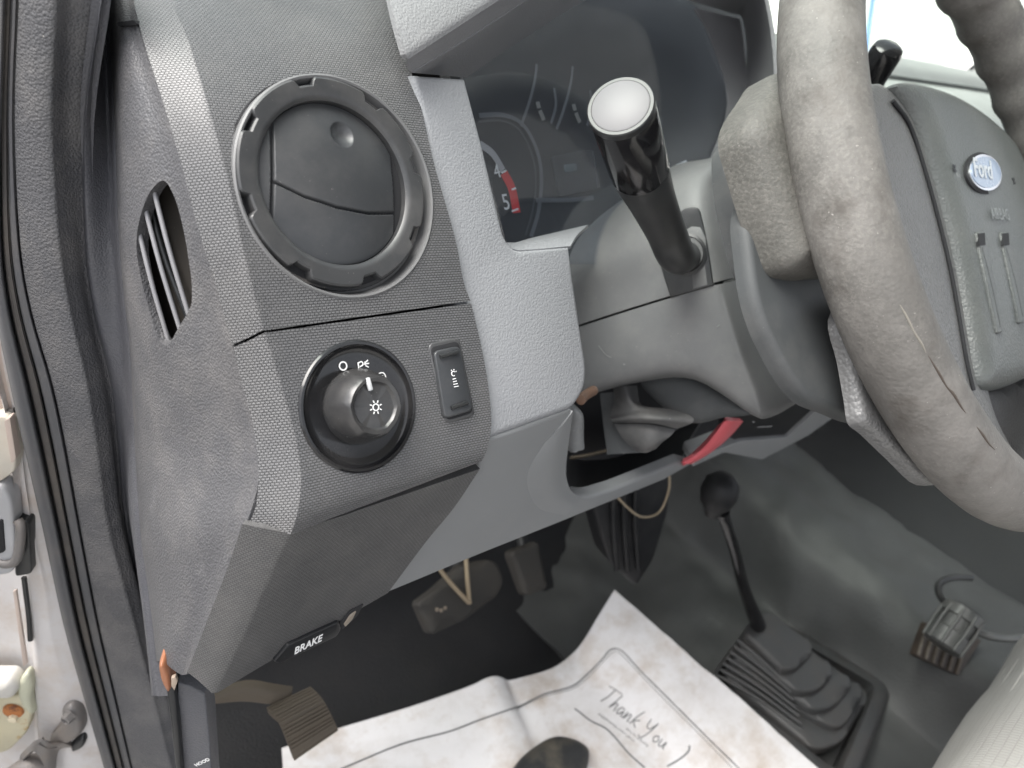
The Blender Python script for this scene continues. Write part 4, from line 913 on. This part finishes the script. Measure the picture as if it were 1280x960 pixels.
# ================================================================== SEAT
seat = thing('driver_seat', (.56, -.2, .1), 'pale grey stitched cloth seat cushion corner at the bottom right', 'seat')
pf = [(-.10, .10), (-.062, .15), (-.046, .20), (-.036, .25), (-.034, .285), (-.042, .32), (-.066, .345), (-.11, .356), (-.20, .36), (-.35, .36), (-.52, .36)]
SU = Plane((.5, 0, .3), (0, -.3, .95))
rows = [[V((x, y-(.04 if e else 0), z-(.03 if e else 0))) for y, z in pf] for x, e in ((.36, 1), (.38, 0), (.5, 0), (.62, 0), (.74, 0), (.80, 0), (.83, 1))]
bmr = None
so_ = loft('seat_cushion', rows, SEATM, seat, 5, 4, .01, rough=.003, rs=14)
uvl = so_.data.uv_layers.new(name='UVMap') if not so_.data.uv_layers else so_.data.uv_layers[0]
arcl = {}
for lp in so_.data.loops:
    v = so_.data.vertices[lp.vertex_index].co
    uvl.data[lp.index].uv = (v.x, math.atan2(v.z-.26, -(v.y+.12))*.09+v.y*.3)
for y, z in cat([V((q[0], q[1], 0)) for q in pf[3:9]], 2)[1:-1:1] and [(q.x, q.y) for q in cat([V((q[0], q[1], 0)) for q in pf[3:9]], 2)]:
    tube('stitch_seam', [V((x, y-.0016, z+.0011)) for x in (.385, .5, .62, .74, .80)], .0007, mat('seam_thread', (.40, .395, .37), .8), seat, 3, 6)

# ================================================================== DOOR OPENING: trim, weatherstrip, white pillar
SP = Plane(at(60, 400, .40), (-.80, -.60, 0), (0, 1, 0))
def seal_rows(cols, offs):
    return [[SP(x, y, o) for x, o in zip(xs, offs)] for y, xs in cols]
ys = (-60, 0, 150, 300, 390, 480, 560, 660, 780, 870, 960, 1010)
peb = dict(zip(ys, ((24, 73), (23, 73), (18, 67), (25, 76), (40, 90), (66, 111), (83, 124), (101, 138), (124, 170), (145, 193), (166, 216), (178, 228))))
drk = dict(zip(ys, (124, 122, 104, 106, 117, 139, 148, 157, 185, 208, 237, 250)))
out = dict(zip(ys, (-6, -4, -8, -14, -6, 12, 30, 53, 79, 104, 130, 144)))
tr = [[SP(peb[y][0]-2, y, -.004), SP(peb[y][0], y, .0005), SP(peb[y][0]+3, y, .0015), SP(sum(peb[y])/2, y, .0025), SP(peb[y][1]-5, y, .0015), SP(peb[y][1]+3, y, -.002), SP(peb[y][1]+16, y, -.009), SP(drk[y]-4, y, -.015), SP(drk[y]+8, y, -.019)] for y in ys]
props(loft('pillar_trim', tr, RUB, None, 4, 4, .004, SP), 'pebbled dark grey trim strip running down the door opening', 'trim')
sl = thing('door_seal', SP(60, 600), 'grooved black rubber weatherstrip with brown dust edging the door opening', 'door seal')
def sub(y, k): return out[y]+(peb[y][0]-1-out[y])*k
for nm, k0_, k1_, hh in (('outer_lip', 0, .43, .004), ('sealing_ridge', .45, .69, .0012), ('inner_ridge', .70, 1.0, .002)):
    rw = [[SP(sub(y, k0_), y, -.004), SP(sub(y, k0_+(k1_-k0_)*.15), y, hh*.6), SP(sub(y, (k0_+k1_)/2), y, hh), SP(sub(y, k1_-(k1_-k0_)*.15), y, hh*.6), SP(sub(y, k1_), y, -.004)] for y in ys]
    loft(nm, rw, RUBS if nm != 'sealing_ridge' else mat('dusty_seal_rubber', (.05, .046, .044), .6, dust=.4, dustcol=(.13, .11, .09)), sl, 4, 4, .002, SP)
loft('seal_base', [[SP(out[y]+2, y, -.004), SP(peb[y][0]+2, y, -.006)] for y in ys], RUBS, sl, 2, 4, .004)
# a pillar lower trim: dark grained panel between strip and end cap
ap_rows = [[SP(drk[y]-8, y, -.022), SP(drk[y], y, -.016), SP(drk[y]+6, y, -.014), CAP0(xm-14, y, capy(y)-.017), CAP0(xm-5, y, capy(y)-.015), CAP0(xm+6, y, capy(y)-.017)] for y, xm in ((-60, 142), (0, 143), (150, 147), (300, 153), (390, 161), (480, 170), (560, 174), (660, 179), (780, 194), (870, 204))]
props(loft('hinge_pillar_trim', ap_rows, PILLAR, None, 4, 4, .004, SP), 'dark grained inner panel between the pebbled strip and the dash end', 'trim')
# kick panel with the bonnet release lettering
KP = Plane(at(245, 900, .43), (-.55, -.83, .05))
kpn = thing('kick_panel', KP(245, 900), 'dark kick panel with small white lettering at the bottom left corner', 'trim')
panel('kick_board', [(222, 854), (238, 858), (256, 868), (262, 920), (268, 1010), (226, 1010), (220, 920)], KP, .02, PILLAR, kpn, .001)
panel('kick_edge', [(207, 862), (218, 858), (224, 905), (232, 1010), (224, 1010), (213, 905)], KP, .02, BLACK, kpn, .002, w=.004)
text('hood_lettering', 'HOOD', (246, 958), (263, 950), KP, INK, kpn, .0006, 1.2, 0, .01)
panel('release_mark', [(247, 972), (262, 966), (263, 975), (249, 980)], KP, .001, INK, kpn, 0, w=.0012)
cl_ = dome('orange_clip', smooth2([(200, 825), (206, 822), (214, 833), (217, 850), (213, 858), (207, 852), (202, 840)]), KP, .004, .005, .006, COPPER)
props(cl_, 'orange plastic clip poking out between the kick panel and the dash end', 'clip')
panel('clip_tag', [(214, 848), (219, 846), (222, 852), (218, 864), (214, 858)], KP, .002, mat('frayed_tape', (.30, .24, .19), .7, dust=.4), cl_, .0004, w=.010)

# white painted hinge pillar
WP = Plane(SP(60, 800, -.012), (-.62, -.78, .02), (1, 0, 0))
wr_ = [[WP(-60, y, -.012), WP(x0-4, y, -.012), WP(x0+3, y, -.001), WP((x0+x1)/2, y, .002), WP(x1-10, y, .0), WP(x1+14, y, -.004)] for y, x0, x1 in ((400, -12, 14), (470, 0, 22), (520, 12, 32), (600, 20, 42), (660, 24, 54), (740, 32, 74), (800, 38, 84), (870, 42, 106), (960, 50, 132), (1010, 56, 146))]
pil = loft('hinge_pillar', wr_, WHITE, None, 4, 4, .006, WP)
props(pil, 'dirty white painted body pillar showing at the left edge below the seal', 'body pillar')
WB = WP.off(-.010)
BEIGE = mat('beige_dirty_paint', (.48, .39, .34), .5, None, dust=.4, dustcol=(.4, .33, .27))
panel('pillar_face', [(-30, 415), (2, 425), (15, 505), (16, 514), (-30, 528)], WP, .004, BEIGE, pil, .001, w=.001)
panel('pillar_gap', [(-30, 524), (16, 511), (17, 517), (-30, 534)], WP, .002, STEEL, pil, 0, w=.0045)
# upper hinge: cream leaf and grey knuckle
uh = thing('upper_hinge', WP(8, 570), 'cream painted door hinge leaf beside the seal at mid left edge', 'hinge')
panel('hinge_leaf', rounded([(-30, 524), (4, 520), (15, 526), (20, 575), (18, 590), (-2, 604), (-30, 606)], 6), WP, .010, mat('cream_hinge', (.55, .51, .44), .4, dust=.4, dustcol=(.45, .35, .25)), uh, .002, w=.010)
panel('hinge_step', rounded([(5, 526), (12, 522), (20, 574), (14, 580)], 3), WP, .006, BEIGE, uh, .001, w=.0135)
panel('hinge_shadow_gap', [(-30, 612), (10, 604), (20, 640), (30, 660), (-30, 640)], WP, .002, STEEL, uh, 0, w=.002)
kn_ = thing('latch_plate', WP(14, 680), 'grey rounded steel plate below the cream hinge at the left edge', 'bracket')
panel('plate', rounded([(-30, 612), (2, 606), (14, 626), (20, 690), (16, 718), (-30, 724)], 10), WP, .012, mat('grey_white_plate', (.40, .40, .41), .4, dust=.3), kn_, .003, w=.013)
panel('plate_slot', rounded([(-6, 652), (3, 650), (6, 690), (-6, 694)], 3), WP, .003, VOID, kn_, .0004, w=.0142)
tube('plate_wire', [WP(-10, 700, .012), WP(10, 705, .014), WP(22, 696, .014), WP(26, 660, .012), WP(22, 650, .01)], .003, STEEL, kn_, 5, 10)
panel('rubber_block', rounded([(16, 650), (36, 652), (40, 718), (18, 722)], 6), WP, .014, SATIN, kn_, .002, w=.008)
tube('pillar_crease', [WP(30, 722, .002), WP(36, 770, .0015), WP(38, 800, .001)], .0018, SATIN, pil, 4, 8)
panel('flange_seam', [(16, 740), (20, 738), (34, 830), (29, 834)], WP, .002, BEIGE, pil, .0004, w=.0036)
# lower hinge: cream leaf with a rusty bolt
lh = thing('lower_hinge', WP(20, 885), 'cream hinge leaf with rusty bolt and flaking sealer at the bottom left', 'hinge')
panel('hinge_leaf', rounded([(-30, 868), (6, 872), (34, 868), (40, 888), (34, 916), (10, 940), (-30, 948)], 8), WP, .010, CREAM, lh, .003, w=.004)
dome('hinge_knuckle', rounded([(-30, 846), (16, 846), (26, 856), (20, 868), (-30, 878)], 6), WP, .006, .006, .01, mat('white_knuckle', (.55, .53, .49), .4, dust=.4), lh)
dome('sealer', smooth2([(24, 852), (36, 838), (42, 852), (40, 872), (44, 890), (34, 884), (26, 872)]), WP, .002, .004, .004, mat('flaking_sealer', (.50, .50, .38), .7, 'fine', 300, .8, dust=.4), lh)
lathe('rust_washer', [(.0075, 0), (.0070, .0016), (.0040, .0022), (0, .0022)], WP(17, 888, .0045), WP.n, RUST, lh, 32)
lathe('bolt_head', [(.0036, 0), (.0032, .0040), (.0, .0046)], WP(18, 895, .0055), WP.n, mat('cream_bolt', (.66, .58, .42), .4, dust=.3), lh, 6, 20)
# door check strap: bracket, bolt and strap
ck = thing('door_check_strap', WP(85, 905), 'dark steel door check arm bolted to the white pillar', 'door check')
dome('bracket', smooth2([(64, 918), (78, 900), (79, 884), (90, 878), (102, 886), (107, 904), (103, 914), (92, 922), (78, 929), (66, 928)]), WP, .003, .006, .006, STEEL, ck)
dome('bracket_foot', smooth2([(90, 926), (104, 916), (109, 922), (104, 932), (92, 936)]), WP, .001, .004, .004, SATIN, ck)
lathe('bolt', [(.0052, 0), (.0050, .001), (.0042, .001), (.0042, .0055), (.0030, .006), (.0026, .0045), (0, .0045)], WP(88, 894, .009), (WP.n*.8+V((-.5, 0, 0))).normalized(), STEEL, ck, 6, 20)
loft('arm', [[WP(92, 934, .004), WP(76, 928, .010), WP(62, 928, .004)], [WP(74, 938, .008), WP(66, 930, .015), WP(56, 926, .008)], [WP(70, 962, .010), WP(52, 924, .020), WP(28, 940, .010)], [WP(68, 985, .012), WP(44, 940, .020), WP(24, 955, .008)]], STEEL, ck, 5, 5, .004)
tube('strap', [WP(60, 950, .006), WP(36, 955, .012), WP(10, 972, .018)], .008, STEEL, ck, 4, 12, .5)
bpy.context.view_layer.update()

# ================================================================== WINDSCREEN, FAR PILLAR, OUTSIDE
wb = [V((-.02, .66, .675)), V((1.66, .60, .675)), V((1.46, .16, 1.22)), V((.10, .20, 1.24))]
bm = bmesh.new(); a = [bm.verts.new(p) for p in wb]; b = [bm.verts.new(p+V((0, .03, .04))*.12) for p in wb]
bm.faces.new(a); bm.faces.new(b[::-1])
for j in range(4): bm.faces.new([a[j], b[j], b[(j+1) % 4], a[(j+1) % 4]])
recalc(bm); props(mesh_obj('windscreen', bm, WSG), 'clear sloping windscreen glass above the dash at the top right', 'windscreen')
fp = thing('far_pillar', (1.68, .55, .66), 'grey far windscreen pillar rising at the top right beyond the wheel', 'pillar')
loft('pillar_cover', [[at(1184, 112, 1.46), at(1212, 122, 1.42), at(1285, 140, 1.36)], [at(1240, 68, 1.42), at(1264, 90, 1.38), at(1310, 118, 1.33)], [at(1330, -8, 1.36), at(1360, 20, 1.32), at(1400, 50, 1.27)], [at(1500, -150, 1.25), at(1530, -120, 1.22), at(1570, -90, 1.18)]], mat('far_pillar_vinyl', (.17, .175, .17), .55), fp, 4, 5, .01)
tube('glass_edge', [at(1180, 114, 1.465), at(1238, 67, 1.425), at(1328, -9, 1.365), at(1498, -152, 1.255)], .005, VOID, fp, 4, 8)
wall = box('white_wall', (7.5, 1.0, -.85), (7.9, 12, 5), OUTW, None, 0); props(wall, 'bright white building wall outside beyond the windscreen', 'wall')
pst = tube('blue_post', [at(1091, 0, 6.2)+V((0, 0, 1.5)), at(1091, 0, 6.2), at(1083, 60, 6.2), at(1083, 60, 6.2)-V((0, 0, 1.4))], .022, BLUE, None, 2, 12)
props(pst, 'thin blue post outside seen just above the gear selector', 'post')
